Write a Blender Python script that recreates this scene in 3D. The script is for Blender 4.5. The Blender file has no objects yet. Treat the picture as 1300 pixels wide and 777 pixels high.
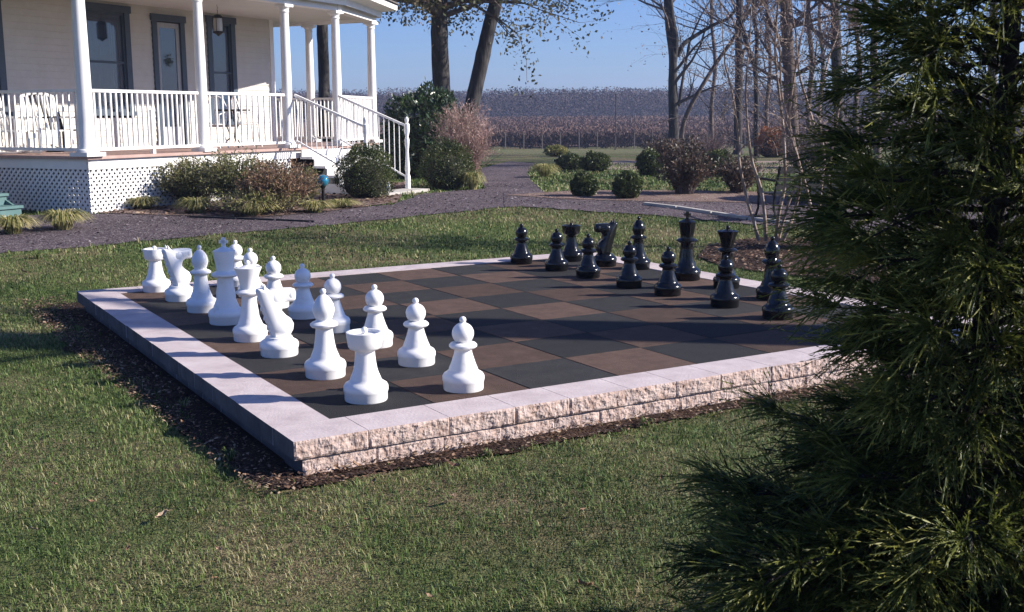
import bpy, bmesh, math, random
import numpy as np
from mathutils import Vector, Matrix, noise
random.seed(7); RNG = np.random.default_rng(7)
R = math.radians
sc = bpy.context.scene
COL = sc.collection
SQ = 0.61                       # one board square
# ------------------------------------------------------------------ camera (fitted to the board grid)
F = 1424.0; CAMP = np.array([-2.0457, -5.2160, 1.5226])
YAW, PITCH, ROLL = R(-30.9637), R(80.3638), R(-0.2315)
M = (Matrix.Rotation(YAW, 3, 'Z') @ Matrix.Rotation(PITCH, 3, 'X') @ Matrix.Rotation(ROLL, 3, 'Z'))
# (roll about the view axis)
CM = np.array(M)
cd = bpy.data.cameras.new('camera'); cam = bpy.data.objects.new('camera', cd); COL.objects.link(cam)
cam.matrix_world = Matrix.Translation(Vector(CAMP)) @ M.to_4x4()
cd.sensor_width = 36; cd.lens = F / 1300 * 36; cd.clip_start = 0.05; cd.clip_end = 5000
sc.camera = cam
FW = np.array([math.sin(-YAW), math.cos(-YAW)]); RT = np.array([math.cos(YAW), math.sin(YAW)])

def sstep(a, b, x):
    t = np.clip((x - a) / (b - a), 0, 1); return t * t * (3 - 2 * t)
def terr(x, y):
    """height of the ground"""
    x = np.asarray(x, float); y = np.asarray(y, float)
    d = (x - CAMP[0]) * FW[0] + (y - CAMP[1]) * FW[1]
    z = -0.18 + 0.25 * sstep(5.6, 12.0, y)
    z = z - 1.27 * sstep(32, 95, d) + 1.3 * sstep(95, 210, d) + 1.0 * sstep(200, 420, d)
    return z
def ray(u, v):
    d = CM @ np.array([(u - 650) / F, -(v - 388.5) / F, -1.0]); return d
def at(u, v, depth):
    """world point seen at photo pixel (u,v) at horizontal depth"""
    d = ray(u, v); k = depth / (d[0] * FW[0] + d[1] * FW[1]); return Vector(CAMP + d * k)
def gnd(u, v, off=0.0):
    d = ray(u, v); t = 1.0; lo = 0
    for i in range(4000):
        p = CAMP + d * t
        if p[2] < float(terr(p[0], p[1])) + off: break
        lo = t; t *= 1.01
    hi = t
    for i in range(30):
        m = (lo + hi) / 2; p = CAMP + d * m
        if p[2] < float(terr(p[0], p[1])) + off: hi = m
        else: lo = m
    p = CAMP + d * hi; return Vector(p)
def depth_of(p): return (p[0] - CAMP[0]) * FW[0] + (p[1] - CAMP[1]) * FW[1]
def gz(x, y): return float(terr(x, y))

# ------------------------------------------------------------------ materials
def mat(name, cols, rough=0.8, scale=8.0, detail=6.0, bump=0.0, bscale=None, spec=0.4, attr=None, trans=0.0,
        metal=0.0, coat=0.0, stops=None, coord='Object', nrough=0.6, stretch=None):
    m = bpy.data.materials.new(name); m.use_nodes = True; nt = m.node_tree; N = nt.nodes; L = nt.links
    b = N['Principled BSDF']; out = N['Material Output']
    b.inputs['Roughness'].default_value = rough; b.inputs['Specular IOR Level'].default_value = spec
    b.inputs['Metallic'].default_value = metal; b.inputs['Coat Weight'].default_value = coat
    tc = N.new('ShaderNodeTexCoord'); src = tc.outputs[coord]
    if stretch:
        mp = N.new('ShaderNodeMapping'); mp.inputs['Scale'].default_value = stretch; L.new(src, mp.inputs[0]); src = mp.outputs[0]
    cols = [tuple(c) + (1,) for c in cols]
    colout = None
    if len(cols) == 1 and not attr:
        b.inputs['Base Color'].default_value = cols[0]
    else:
        ramp = N.new('ShaderNodeValToRGB'); cr = ramp.color_ramp
        n = len(cols)
        if stops is None: stops = [0.3 + 0.4 * i / max(1, n - 1) for i in range(n)] if not attr else [i / max(1, n - 1) for i in range(n)]
        cr.elements[0].position = stops[0]; cr.elements[0].color = cols[0]
        cr.elements[1].position = stops[-1]; cr.elements[1].color = cols[-1]
        for i in range(1, n - 1):
            e = cr.elements.new(stops[i]); e.color = cols[i]
        tex = N.new('ShaderNodeTexNoise'); tex.inputs['Scale'].default_value = scale; tex.inputs['Detail'].default_value = detail
        tex.inputs['Roughness'].default_value = nrough
        L.new(src, tex.inputs['Vector'])
        if attr:
            a = N.new('ShaderNodeAttribute'); a.attribute_name = attr
            ad = N.new('ShaderNodeMath'); ad.operation = 'ADD'; mu = N.new('ShaderNodeMath'); mu.operation = 'MULTIPLY_ADD'
            mu.inputs[1].default_value = 1.6; mu.inputs[2].default_value = -0.8
            L.new(tex.outputs['Fac'], mu.inputs[0]); L.new(mu.outputs[0], ad.inputs[0]); L.new(a.outputs['Fac'], ad.inputs[1])
            L.new(ad.outputs[0], ramp.inputs[0])
        else:
            L.new(tex.outputs['Fac'], ramp.inputs[0])
        L.new(ramp.outputs[0], b.inputs['Base Color']); colout = ramp.outputs[0]
    if bump:
        t2 = N.new('ShaderNodeTexNoise'); t2.inputs['Scale'].default_value = bscale or scale * 4; t2.inputs['Detail'].default_value = 5
        L.new(src, t2.inputs['Vector'])
        bp = N.new('ShaderNodeBump'); bp.inputs['Strength'].default_value = bump; bp.inputs['Distance'].default_value = 0.02
        L.new(t2.outputs['Fac'], bp.inputs['Height']); L.new(bp.outputs[0], b.inputs['Normal'])
    if trans:
        tr = N.new('ShaderNodeBsdfTranslucent'); mx = N.new('ShaderNodeMixShader'); mx.inputs[0].default_value = trans
        if colout: L.new(colout, tr.inputs['Color'])
        else: tr.inputs['Color'].default_value = cols[0]
        L.new(b.outputs[0], mx.inputs[1]); L.new(tr.outputs[0], mx.inputs[2]); L.new(mx.outputs[0], out.inputs[0])
    return m

def ground_mat(name, layers, speck=None, bump=0.6, bscale=60, rough=0.95):
    """layers: two ramps mixed by a broad noise"""
    m = bpy.data.materials.new(name); m.use_nodes = True; nt = m.node_tree; N = nt.nodes; L = nt.links
    b = N['Principled BSDF']; b.inputs['Roughness'].default_value = rough; b.inputs['Specular IOR Level'].default_value = 0.15
    tc = N.new('ShaderNodeTexCoord'); src = tc.outputs['Object']
    def ramp(sc_, cols, lo=.32, hi=.68, det=8):
        t = N.new('ShaderNodeTexNoise'); t.inputs['Scale'].default_value = sc_; t.inputs['Detail'].default_value = det; t.inputs['Roughness'].default_value = .65
        L.new(src, t.inputs['Vector']); r = N.new('ShaderNodeValToRGB'); cr = r.color_ramp; n = len(cols)
        cr.elements[0].position = lo; cr.elements[0].color = tuple(cols[0]) + (1,)
        cr.elements[1].position = hi; cr.elements[1].color = tuple(cols[-1]) + (1,)
        for i in range(1, n - 1):
            e = cr.elements.new(lo + (hi - lo) * i / (n - 1)); e.color = tuple(cols[i]) + (1,)
        L.new(t.outputs['Fac'], r.inputs[0]); return r.outputs[0]
    a = ramp(layers[0][0], layers[0][1]); c = ramp(layers[1][0], layers[1][1]); f = ramp(layers[2][0], [(0, 0, 0), (1, 1, 1)], .42, .62, 4)
    mx = N.new('ShaderNodeMix'); mx.data_type = 'RGBA'; L.new(f, mx.inputs[0]); L.new(a, mx.inputs[6]); L.new(c, mx.inputs[7])
    o = mx.outputs[2]
    if speck:
        v = N.new('ShaderNodeTexVoronoi'); v.inputs['Scale'].default_value = speck[0]; L.new(src, v.inputs['Vector'])
        hs = N.new('ShaderNodeSeparateColor'); L.new(v.outputs['Color'], hs.inputs[0])
        r = N.new('ShaderNodeValToRGB'); r.color_ramp.interpolation = 'CONSTANT'
        r.color_ramp.elements[0].position = 0; r.color_ramp.elements[0].color = (0, 0, 0, 1)
        r.color_ramp.elements[1].position = speck[1]; r.color_ramp.elements[1].color = (1, 1, 1, 1)
        L.new(hs.outputs[0], r.inputs[0]); m2 = N.new('ShaderNodeMix'); m2.data_type = 'RGBA'
        L.new(r.outputs[0], m2.inputs[0]); L.new(o, m2.inputs[6]); m2.inputs[7].default_value = tuple(speck[2]) + (1,); o = m2.outputs[2]
    L.new(o, b.inputs['Base Color'])
    t2 = N.new('ShaderNodeTexNoise'); t2.inputs['Scale'].default_value = bscale; t2.inputs['Detail'].default_value = 6; L.new(src, t2.inputs['Vector'])
    bp = N.new('ShaderNodeBump'); bp.inputs['Strength'].default_value = bump; bp.inputs['Distance'].default_value = .03
    L.new(t2.outputs['Fac'], bp.inputs['Height']); L.new(bp.outputs[0], b.inputs['Normal'])
    return m

MT = {}
MT['lawn'] = ground_mat('lawn_soil', [(14, [(.045, .065, .018), (.09, .12, .035), (.14, .15, .06)]), (22, [(.10, .075, .04), (.17, .13, .075), (.22, .18, .11)]), (.45,)], bump=.8, bscale=90)
MT['gravel'] = ground_mat('gravel', [(30, [(.045, .034, .041), (.10, .077, .09)]), (55, [(.07, .052, .062), (.165, .13, .145)]), (.7,)], speck=(70, .9, (.30, .27, .27)), bump=1, bscale=70)
MT['mulch'] = ground_mat('mulch', [(35, [(.012, .008, .007), (.045, .024, .017)]), (60, [(.03, .017, .012), (.085, .047, .032)]), (2,)], bump=1, bscale=60)
MT['soil'] = ground_mat('bare_soil', [(20, [(.12, .08, .066), (.22, .15, .13)]), (45, [(.16, .105, .09), (.30, .22, .19)]), (1.2,)], speck=(45, .93, (.4, .33, .27)), bump=1, bscale=50)
MT['cside'] = mat('left_face_dark_concrete', [(.05, .046, .05), (.085, .078, .084), (.13, .12, .125)], rough=.9, scale=6, bump=.2)  # darker concrete tone for the border's left outer faces
MT['pinkpath'] = ground_mat('flagstone', [(3, [(.20, .14, .12), (.30, .22, .19)]), (8, [(.22, .17, .15), (.34, .27, .24)]), (.8,)], bump=.3)
MT['field'] = ground_mat('field_soil', [(.3, [(.10, .06, .045), (.16, .10, .075)]), (.9, [(.12, .08, .05), (.18, .13, .09)]), (.05,)], bump=.2, bscale=3)
MT['grass'] = mat('grass_blade', [(.024, .046, .012), (.064, .118, .026), (.13, .19, .05), (.21, .235, .088), (.38, .33, .185)], rough=.6, scale=.9, detail=5, attr='rnd', trans=.25, spec=.3)
MT['litter'] = mat('leaf_litter', [(.03, .017, .012), (.09, .047, .03), (.24, .14, .085), (.42, .32, .22)], rough=.8, scale=2, attr='rnd')
MT['white'] = mat('white_plastic', [(.66, .63, .58), (.79, .78, .765), (.81, .80, .79)], rough=.38, spec=.5, scale=9, detail=8, stops=[.28, .40, .7])
MT['black'] = mat('black_plastic', [(.006, .0065, .008)], rough=.17, spec=.38, coat=.05)
MT['tile_dark'] = mat('rubber_tile_charcoal', [(.013, .013, .014), (.023, .0225, .024), (.046, .043, .043)], rough=.9, scale=7, detail=14, nrough=.82, attr='rnd', bump=.5, bscale=160, spec=.25)
MT['tile_brown'] = mat('rubber_tile_brown', [(.036, .022, .017), (.080, .049, .037), (.15, .098, .074)], rough=.9, scale=7, detail=14, nrough=.82, attr='rnd', bump=.5, bscale=150, spec=.25)
MT['cap'] = mat('capstone_concrete', [(.40, .335, .34), (.48, .41, .41), (.55, .48, .475)], rough=.85, scale=5, detail=8, bump=.15, bscale=60, spec=.25)
MT['split'] = mat('split_face_concrete', [(.28, .18, .14), (.41, .30, .255), (.48, .375, .335), (.53, .43, .39)], rough=.9, scale=14, detail=10, bump=.8, bscale=45, spec=.2, stops=[.3, .42, .54, .68], nrough=.7)
MT['hwhite'] = mat('house_white_paint', [(.72, .71, .70), (.80, .79, .77)], rough=.55, scale=3)
MT['siding'] = mat('cream_siding', [(.50, .48, .44), (.56, .54, .50)], rough=.7, scale=4, bump=.1)
MT['shutter'] = mat('blue_grey_trim', [(.045, .065, .09), (.06, .085, .115)], rough=.5, scale=6)
MT['glass'] = mat('window_glass', [(.05, .08, .13)], rough=.03, spec=1.0, coat=.6)
_n = MT['glass'].node_tree; _t = _n.nodes.new('ShaderNodeBsdfTransparent'); _t.inputs[0].default_value = (.6, .68, .78, 1); _x = _n.nodes.new('ShaderNodeMixShader'); _x.inputs[0].default_value = .45
_n.links.new(_n.nodes['Principled BSDF'].outputs[0], _x.inputs[1]); _n.links.new(_t.outputs[0], _x.inputs[2]); _n.links.new(_x.outputs[0], _n.nodes['Material Output'].inputs[0])
MT['curtain'] = mat('curtain', [(.30, .32, .34), (.44, .46, .48)], rough=.9, scale=14, stretch=(6, 6, .6))
MT['deckw'] = mat('deck_boards', [(.34, .22, .19), (.44, .31, .27)], rough=.7, scale=5, stretch=(1, 8, 1))
MT['ceil'] = mat('porch_ceiling', [(.55, .55, .53), (.62, .62, .60)], rough=.6, scale=2)
MT['shingle'] = mat('roof_shingles', [(.09, .075, .075), (.16, .14, .135)], rough=.9, scale=12, bump=.6)
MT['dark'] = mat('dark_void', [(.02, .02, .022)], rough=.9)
MT['teal'] = mat('teal_painted_wood', [(.06, .13, .13), (.09, .17, .165)], rough=.6, scale=8)
MT['metal'] = mat('dark_iron', [(.012, .012, .013), (.022, .021, .02)], rough=.6, metal=.4, scale=20)
MT['concrete'] = mat('pale_concrete', [(.34, .32, .29), (.45, .43, .40)], rough=.9, scale=8, bump=.3)
MT['bark'] = mat('grey_bark', [(.02, .018, .019), (.04, .036, .036), (.075, .068, .066)], rough=.95, scale=9, detail=8, bump=1, bscale=18, stretch=(1, 1, .25))
MT['bark2'] = mat('brown_bark', [(.05, .035, .03), (.11, .08, .068), (.17, .13, .11)], rough=.95, scale=9, detail=8, bump=1, bscale=18, stretch=(1, 1, .25))
MT['pale_bark'] = mat('pale_smooth_bark', [(.13, .09, .068), (.24, .17, .13), (.36, .28, .215)], rough=.7, scale=10, detail=6, stretch=(1, 1, .3), bump=.3)
MT['twig'] = mat('twigs', [(.07, .055, .055), (.13, .10, .095)], rough=.9, scale=5)
MT['pods'] = mat('dry_pods', [(.10, .06, .05), (.20, .13, .11), (.30, .2, .16)], rough=.8, scale=5, attr='rnd')
MT['oakleaf'] = mat('late_oak_leaves', [(.03, .045, .02), (.06, .075, .03), (.11, .09, .05), (.16, .10, .06)], rough=.55, scale=.6, attr='rnd', trans=.3)
MT['boxleaf'] = mat('boxwood_leaves', [(.022, .034, .010), (.056, .078, .02), (.14, .155, .05)], rough=.45, scale=1.5, attr='rnd', trans=.2)
MT['mixleaf'] = mat('mixed_shrub_leaves', [(.05, .065, .02), (.12, .13, .045), (.25, .24, .11), (.36, .28, .16)], rough=.55, scale=1.2, attr='rnd', trans=.25)
MT['redleaf'] = mat('russet_shrub_leaves', [(.08, .075, .035), (.18, .12, .065), (.28, .16, .10), (.40, .27, .17)], rough=.6, scale=1.5, attr='rnd', trans=.25)
MT['bronze'] = mat('bronze_leaves', [(.03, .03, .02), (.07, .05, .035), (.13, .08, .055), (.2, .15, .09)], rough=.5, scale=1.5, attr='rnd', trans=.2)
MT['magleaf'] = mat('glossy_evergreen_leaves', [(.015, .035, .014), (.035, .065, .024), (.07, .10, .04)], rough=.3, scale=1.5, attr='rnd', trans=.15, spec=.6)
MT['pinkdry'] = mat('dry_pink_stems', [(.22, .13, .12), (.38, .25, .22), (.55, .40, .36)], rough=.8, scale=2, attr='rnd', trans=.2)
MT['daylily'] = mat('yellowing_strap_leaves', [(.08, .11, .025), (.20, .21, .06), (.36, .32, .13), (.5, .42, .22)], rough=.6, scale=2, attr='rnd', trans=.25)
MT['lav'] = mat('grey_blue_leaves', [(.07, .09, .11), (.14, .16, .19), (.2, .22, .24)], rough=.8, scale=2, attr='rnd')
MT['orange'] = mat('orange_leaves', [(.20, .07, .03), (.34, .13, .05), (.42, .2, .09)], rough=.6, scale=2, attr='rnd', trans=.3)
MT['cbark'] = mat('conifer_bark', [(.012, .009, .008), (.03, .022, .018)], rough=.95, scale=20, bump=.8)
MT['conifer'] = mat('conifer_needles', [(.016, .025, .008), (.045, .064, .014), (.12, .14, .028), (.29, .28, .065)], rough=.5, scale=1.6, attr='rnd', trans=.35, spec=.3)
MT['vine'] = mat('bare_vine_canes', [(.045, .028, .028), (.085, .050, .043), (.125, .074, .06), (.16, .098, .078)], rough=.9, scale=.05, attr='rnd')
MT['woods'] = mat('distant_bare_wood', [(.028, .021, .026), (.052, .039, .046), (.085, .064, .072)], rough=.95, scale=.03, attr='rnd')
MT['post'] = mat('weathered_post', [(.09, .075, .068), (.15, .13, .115)], rough=.9, scale=10)
MT['ball'] = mat('blue_glass_ball', [(.02, .22, .36)], rough=.05, spec=1, coat=1, metal=.4)
MT['lampglass'] = mat('frosted_lantern_glass', [(.42, .40, .36)], rough=.2, spec=.8)
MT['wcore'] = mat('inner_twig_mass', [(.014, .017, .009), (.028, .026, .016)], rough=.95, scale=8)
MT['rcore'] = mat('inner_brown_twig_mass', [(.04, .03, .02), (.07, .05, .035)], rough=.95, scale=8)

# ------------------------------------------------------------------ mesh helpers
def link(name, me, m=None, parent=None, smooth=False):
    o = bpy.data.objects.new(name, me); COL.objects.link(o)
    if m is not None:
        for k in (m if isinstance(m, (list, tuple)) else [m]): me.materials.append(k)
    if parent is not None: o.parent = parent
    if smooth: me.polygons.foreach_set('use_smooth', [True] * len(me.polygons))
    return o
def np_mesh(name, V, Fc, rnd=None):
    """V (n,3), Fc (m,k) constant k"""
    V = np.asarray(V, np.float32); Fc = np.asarray(Fc, np.int32); k = Fc.shape[1]
    me = bpy.data.meshes.new(name); me.vertices.add(len(V)); me.vertices.foreach_set('co', V.ravel())
    me.loops.add(Fc.size); me.loops.foreach_set('vertex_index', Fc.ravel())
    me.polygons.add(len(Fc)); me.polygons.foreach_set('loop_start', np.arange(0, Fc.size, k, dtype=np.int32))
    me.polygons.foreach_set('loop_total', np.full(len(Fc), k, np.int32))
    if rnd is not None:
        a = me.attributes.new('rnd', 'FLOAT', 'POINT'); a.data.foreach_set('value', np.asarray(rnd, np.float32))
    me.update(calc_edges=True); me.validate(); return me
class MB:
    def __init__(s): s.v = []; s.f = []; s.m = []
    def add(s, V, Fs, mi=0):
        b = len(s.v); s.v.extend([tuple(p) for p in V]); s.f.extend([tuple(b + i for i in f) for f in Fs]); s.m.extend([mi] * len(Fs))
    def box(s, x0, x1, y0, y1, z0, z1, mi=0, T=None):
        V = [Vector((x, y, z)) for z in (z0, z1) for y in (y0, y1) for x in (x0, x1)]
        if T: V = [T @ p for p in V]
        s.add(V, [(0, 2, 3, 1), (4, 5, 7, 6), (0, 1, 5, 4), (2, 6, 7, 3), (0, 4, 6, 2), (1, 3, 7, 5)], mi)
    def prism(s, poly, z0, z1, mi=0):
        n = len(poly); V = [(x, y, z0) for x, y in poly] + [(x, y, z1) for x, y in poly]
        s.add(V, [tuple(range(n))[::-1], tuple(range(n, 2 * n))] + [(i, (i + 1) % n, n + (i + 1) % n, n + i) for i in range(n)], mi)
    def lathe(s, prof, n=32, c=(0, 0, 0), mi=0):
        V = []
        for r, z in prof:
            for i in range(n):
                a = 2 * math.pi * i / n; V.append((c[0] + r * math.cos(a), c[1] + r * math.sin(a), c[2] + z))
        Fs = []
        for j in range(len(prof) - 1):
            for i in range(n): Fs.append((j * n + i, j * n + (i + 1) % n, (j + 1) * n + (i + 1) % n, (j + 1) * n + i))
        Fs.append(tuple(range(n))[::-1]); k = (len(prof) - 1) * n; Fs.append(tuple(range(k, k + n))); s.add(V, Fs, mi)
    def tube(s, pts, rad, n=6, mi=0, cap=True):
        pts = [Vector(p) for p in pts]; m = len(pts)
        if not hasattr(rad, '__len__'): rad = [rad] * m
        t0 = (pts[1] - pts[0]).normalized(); u = t0.orthogonal().normalized(); V = []
        for i, p in enumerate(pts):
            t = ((pts[min(i + 1, m - 1)] - pts[max(i - 1, 0)])); t = t.normalized() if t.length > 1e-9 else t0
            u = (u - t * u.dot(t)); u = u.normalized() if u.length > 1e-6 else t.orthogonal().normalized(); w = t.cross(u)
            for k in range(n):
                a = 2 * math.pi * k / n; V.append(p + (u * math.cos(a) + w * math.sin(a)) * rad[i])
        Fs = [(j * n + k, j * n + (k + 1) % n, (j + 1) * n + (k + 1) % n, (j + 1) * n + k) for j in range(m - 1) for k in range(n)]
        if cap: Fs += [tuple(range(n))[::-1], tuple(range((m - 1) * n, m * n))]
        s.add(V, Fs, mi)
    def bar(s, a, b, w, h=None, mi=0):
        """rectangular bar from a to b"""
        a = Vector(a); b = Vector(b); h = h or w; t = (b - a).normalized(); up = Vector((0, 0, 1))
        if abs(t.dot(up)) > .98: up = Vector((1, 0, 0))
        u = t.cross(up).normalized() * w / 2; v = u.cross(t).normalized() * h / 2
        V = [a - u - v, a + u - v, a + u + v, a - u + v, b - u - v, b + u - v, b + u + v, b - u + v]
        s.add(V, [(0, 1, 2, 3), (7, 6, 5, 4), (0, 4, 5, 1), (1, 5, 6, 2), (2, 6, 7, 3), (3, 7, 4, 0)], mi)
    def sphere(s, c, r, n=16, m=10, sx=1, sy=1, sz=1, mi=0):
        V = [(c[0], c[1], c[2] - r * sz)]
        for j in range(1, m):
            p = math.pi * j / m
            for i in range(n):
                a = 2 * math.pi * i / n; V.append((c[0] + r * sx * math.sin(p) * math.cos(a), c[1] + r * sy * math.sin(p) * math.sin(a), c[2] - r * sz * math.cos(p)))
        V.append((c[0], c[1], c[2] + r * sz)); Fs = [(0, 1 + (i + 1) % n, 1 + i) for i in range(n)]
        for j in range(m - 2):
            for i in range(n): Fs.append((1 + j * n + i, 1 + j * n + (i + 1) % n, 1 + (j + 1) * n + (i + 1) % n, 1 + (j + 1) * n + i))
        k = len(V) - 1; b = 1 + (m - 2) * n; Fs += [(k, b + i, b + (i + 1) % n) for i in range(n)]; s.add(V, Fs, mi)
    def build(s, name, m, parent=None, smooth=False, rnd=None):
        me = bpy.data.meshes.new(name); me.from_pydata(s.v, [], s.f)
        o = link(name, me, m, parent); 
        if any(s.m): me.polygons.foreach_set('material_index', s.m)
        if rnd is not None:
            a = me.attributes.new('rnd', 'FLOAT', 'POINT'); a.data.foreach_set('value', np.full(len(s.v), rnd, np.float32))
        if smooth:
            me.polygons.foreach_set('use_smooth', [True] * len(me.polygons)); me.update()
            try: me.set_sharp_from_angle(angle=R(40))
            except Exception: pass
        me.update(); return o
def tag(o, label=None, cat=None, group=None, kind=None):
    if label: o['label'] = label
    if cat: o['category'] = cat
    if group: o['group'] = group
    if kind: o['kind'] = kind
    return o
def empty(name, loc=(0, 0, 0), rz=0, label=None, cat=None, group=None):
    o = bpy.data.objects.new(name, None); COL.objects.link(o); o.location = loc; o.rotation_euler = (0, 0, rz)
    o.empty_display_size = .2
    return tag(o, label, cat, group)
def copy_tree(o, parent=None):
    c = o.copy(); COL.objects.link(c); c.parent = parent
    for ch in list(o.children): copy_tree(ch, c)
    return c
def unit(a): return a / np.maximum(1e-9, np.linalg.norm(a, axis=-1, keepdims=True))
def rhombs(C, A, B):
    """leaf faces: centres C, half-length vectors A, half-width vectors B"""
    n = len(C); V = np.empty((n, 4, 3), np.float32); V[:, 0] = C - A; V[:, 1] = C + B; V[:, 2] = C + A; V[:, 3] = C - B
    return V.reshape(-1, 3), np.arange(4 * n).reshape(-1, 4)
def rhomb_obj(name, C, A, B, m, parent=None, rnd=None, rs=.5):
    V, Fc = rhombs(C, A, B)
    if rnd is None: rnd = RNG.random(len(C)) * rs + (1 - rs) / 2
    return link(name, np_mesh(name, V, Fc, np.repeat(rnd, 4)), m, parent)

# ------------------------------------------------------------------ world, sun
SAZ = R(-31.0); SEL = R(28.5)     # direction towards the sun, measured from the x axis
sd = Vector((math.cos(SEL) * math.cos(SAZ), math.cos(SEL) * math.sin(SAZ), math.sin(SEL)))
w = bpy.data.worlds.new('World'); sc.world = w; w.use_nodes = True; nt = w.node_tree
sky = nt.nodes.new('ShaderNodeTexSky'); sky.sky_type = 'NISHITA'; sky.sun_disc = False
sky.sun_elevation = SEL; sky.sun_rotation = math.pi / 2 - SAZ
sky.altitude = 100; sky.air_density = 1.0; sky.dust_density = .6; sky.ozone_density = 1.6
bg = nt.nodes['Background']; bg.inputs[1].default_value = 0.05; mxs = nt.nodes.new('ShaderNodeMix'); mxs.data_type = 'RGBA'; mxs.blend_type = 'MULTIPLY'; mxs.inputs[0].default_value = 1; mxs.inputs[7].default_value = (.70, .97, 1.72, 1); nt.links.new(sky.outputs[0], mxs.inputs[6]); nt.links.new(mxs.outputs[2], bg.inputs[0])
ld = bpy.data.lights.new('sun', 'SUN'); ld.energy = 5.0; ld.angle = R(.55); ld.color = (1, .93, .84)
lo = bpy.data.objects.new('sun', ld); COL.objects.link(lo); lo.rotation_euler = sd.to_track_quat('Z', 'Y').to_euler()
sc.view_settings.view_transform = 'Standard'; sc.view_settings.look = 'None'; sc.view_settings.exposure = 0.92; sc.view_settings.gamma = 1

# ------------------------------------------------------------------ ground
def axis(a, b, near0, near1, step, growth=1.25):
    xs = list(np.arange(near0, near1 + 1e-6, step)); s = step
    while xs[-1] < b: s *= growth; xs.append(xs[-1] + s)
    s = step
    while xs[0] > a: s *= growth; xs.insert(0, xs[0] - s)
    return np.array(xs)
def sheet(name, xs, ys, m, off=0.0, hole=None):
    X, Y = np.meshgrid(xs, ys); Z = terr(X, Y) + off
    n, k = X.shape; idx = np.arange(n * k).reshape(n, k)
    Fc = np.stack([idx[:-1, :-1], idx[:-1, 1:], idx[1:, 1:], idx[1:, :-1]], -1).reshape(-1, 4)
    return link(name, np_mesh(name, np.stack([X, Y, Z], -1).reshape(-1, 3), Fc), m, smooth=True)
g = sheet('ground', axis(-1500, 1500, -14, 45, .5), axis(-300, 1500, -8, 60, .5), MT['lawn']); tag(g, kind='structure')
def strip(name, A, B, m, off=.01, n=80, k=8, kind='structure'):
    """sheet between two edge polylines given in photo pixels"""
    def res(P):
        P = [np.array(p if len(p) == 3 else gnd(*p)) for p in P]; d = np.r_[0, np.cumsum([np.linalg.norm(P[i + 1][:2] - P[i][:2]) for i in range(len(P) - 1)])]
        P = np.array(P); t = np.linspace(0, d[-1], n); return np.stack([np.interp(t, d, P[:, 0]), np.interp(t, d, P[:, 1])], -1)
    a, b = res(A), res(B); t = np.linspace(0, 1, k)[None, :, None]
    P = a[:, None] * (1 - t) + b[:, None] * t
    j = np.zeros((n, k, 2)); 
    for e in (0, k - 1):
        j[:, e] = (RNG.random((n, 2)) - .5) * .08
    P = P + j
    Z = terr(P[..., 0], P[..., 1]) + off; idx = np.arange(n * k).reshape(n, k)
    Fc = np.stack([idx[:-1, :-1], idx[:-1, 1:], idx[1:, 1:], idx[1:, :-1]], -1).reshape(-1, 4)
    o = link(name, np_mesh(name, np.concatenate([P, Z[..., None]], -1).reshape(-1, 3), Fc), m, smooth=True)
    return tag(o, kind=kind), P
pth, PP = strip('gravel_path', [(-40, 276), (110, 272), (200, 272), (330, 274), (420, 268), (500, 260), (535, 247), (575, 243), (617, 240), (608, 224), (611, 214), (648, 205)],
      [(-40, 325), (130, 312), (280, 298), (400, 288), (540, 274), (617, 266), (656, 262), (700, 258), (704, 251), (690, 244), (672, 226), (670, 219), (680, 208)], MT['gravel'], n=160, k=16)
pth2, PP2 = strip('gravel_path', [(640, 244), (700, 248.5), (760, 254), (817, 256), (900, 254), (1010, 256), (1400, 262)],
      [(640, 264), (660, 263), (761, 270), (830, 274), (900, 281), (1010, 290), (1400, 300)], MT['gravel'], off=.016, n=120, k=10)
# pale edging along the path's branch
def edging(name, pts, wd, hh, label, mt):
    mb = MB(); P = [gnd(*p) for p in pts]
    for a, b in zip(P[:-1], P[1:]):
        L_ = (b - a).length; n = max(1, int(L_ / .45))
        for i in range(n):
            p = a.lerp(b, (i + .02) / n); q = a.lerp(b, (i + .98) / n); p.z = gz(p.x, p.y) + hh / 2; q.z = gz(q.x, q.y) + hh / 2; mb.bar(p, q, wd, hh)
    return tag(mb.build(name, mt), label, 'edging')
edging('path_edging', [(817, 261), (860, 266), (905, 273), (950, 280), (1005, 286)], .09, .06, 'thin pale stone edging along the gravel path branch in front of the shrubs', MT['concrete'])
edging('bed_edging', [(240, 277), (300, 279), (400, 283)], .04, .035, 'low dark edging strip between the gravel and the porch shrub bed', MT['dark'])
stn, _ = strip('flagstone_path', [(770, 205), (840, 204), (1020, 205)], [(765, 216), (850, 217), (1020, 222)], MT['pinkpath'], off=.02, n=30, k=4)
bd1, _ = strip('planting_bed', [(900, 312), (960, 303), (1040, 304), (1120, 314)], [(885, 328), (920, 340), (1010, 352), (1130, 364)], MT['mulch'], off=.02, n=40, k=10)
bd2, _ = strip('planting_bed', [(640, 249), (735, 243), (830, 243), (1000, 246)], [(700, 253), (735, 254.5), (820, 257), (1000, 259)], MT['soil'], off=.024, n=40, k=5)
bd3, _ = strip('planting_bed', [(140, 250), (200, 246), (300, 242), (430, 236), (520, 232)], [(115, 271), (200, 274), (330, 277), (430, 268), (505, 258)], MT['soil'], off=.02, n=40, k=8)
bd4, _ = strip('planting_bed', [(-.66, 5.7, 0), (-.60, 4.6, 0), (-.68, 3.4, 0), (-.58, 2.6, 0), (-.56, 1.2, 0), (-.52, .2, 0), (-.45, -.42, 0)],
      [(-.1, 5.7, 0), (-.1, 4.5, 0), (-.1, 3.4, 0), (-.1, 2.6, 0), (-.1, 1.2, 0), (-.1, .2, 0), (-.1, -.3, 0)], MT['mulch'], off=.008, n=60, k=6)
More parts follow.
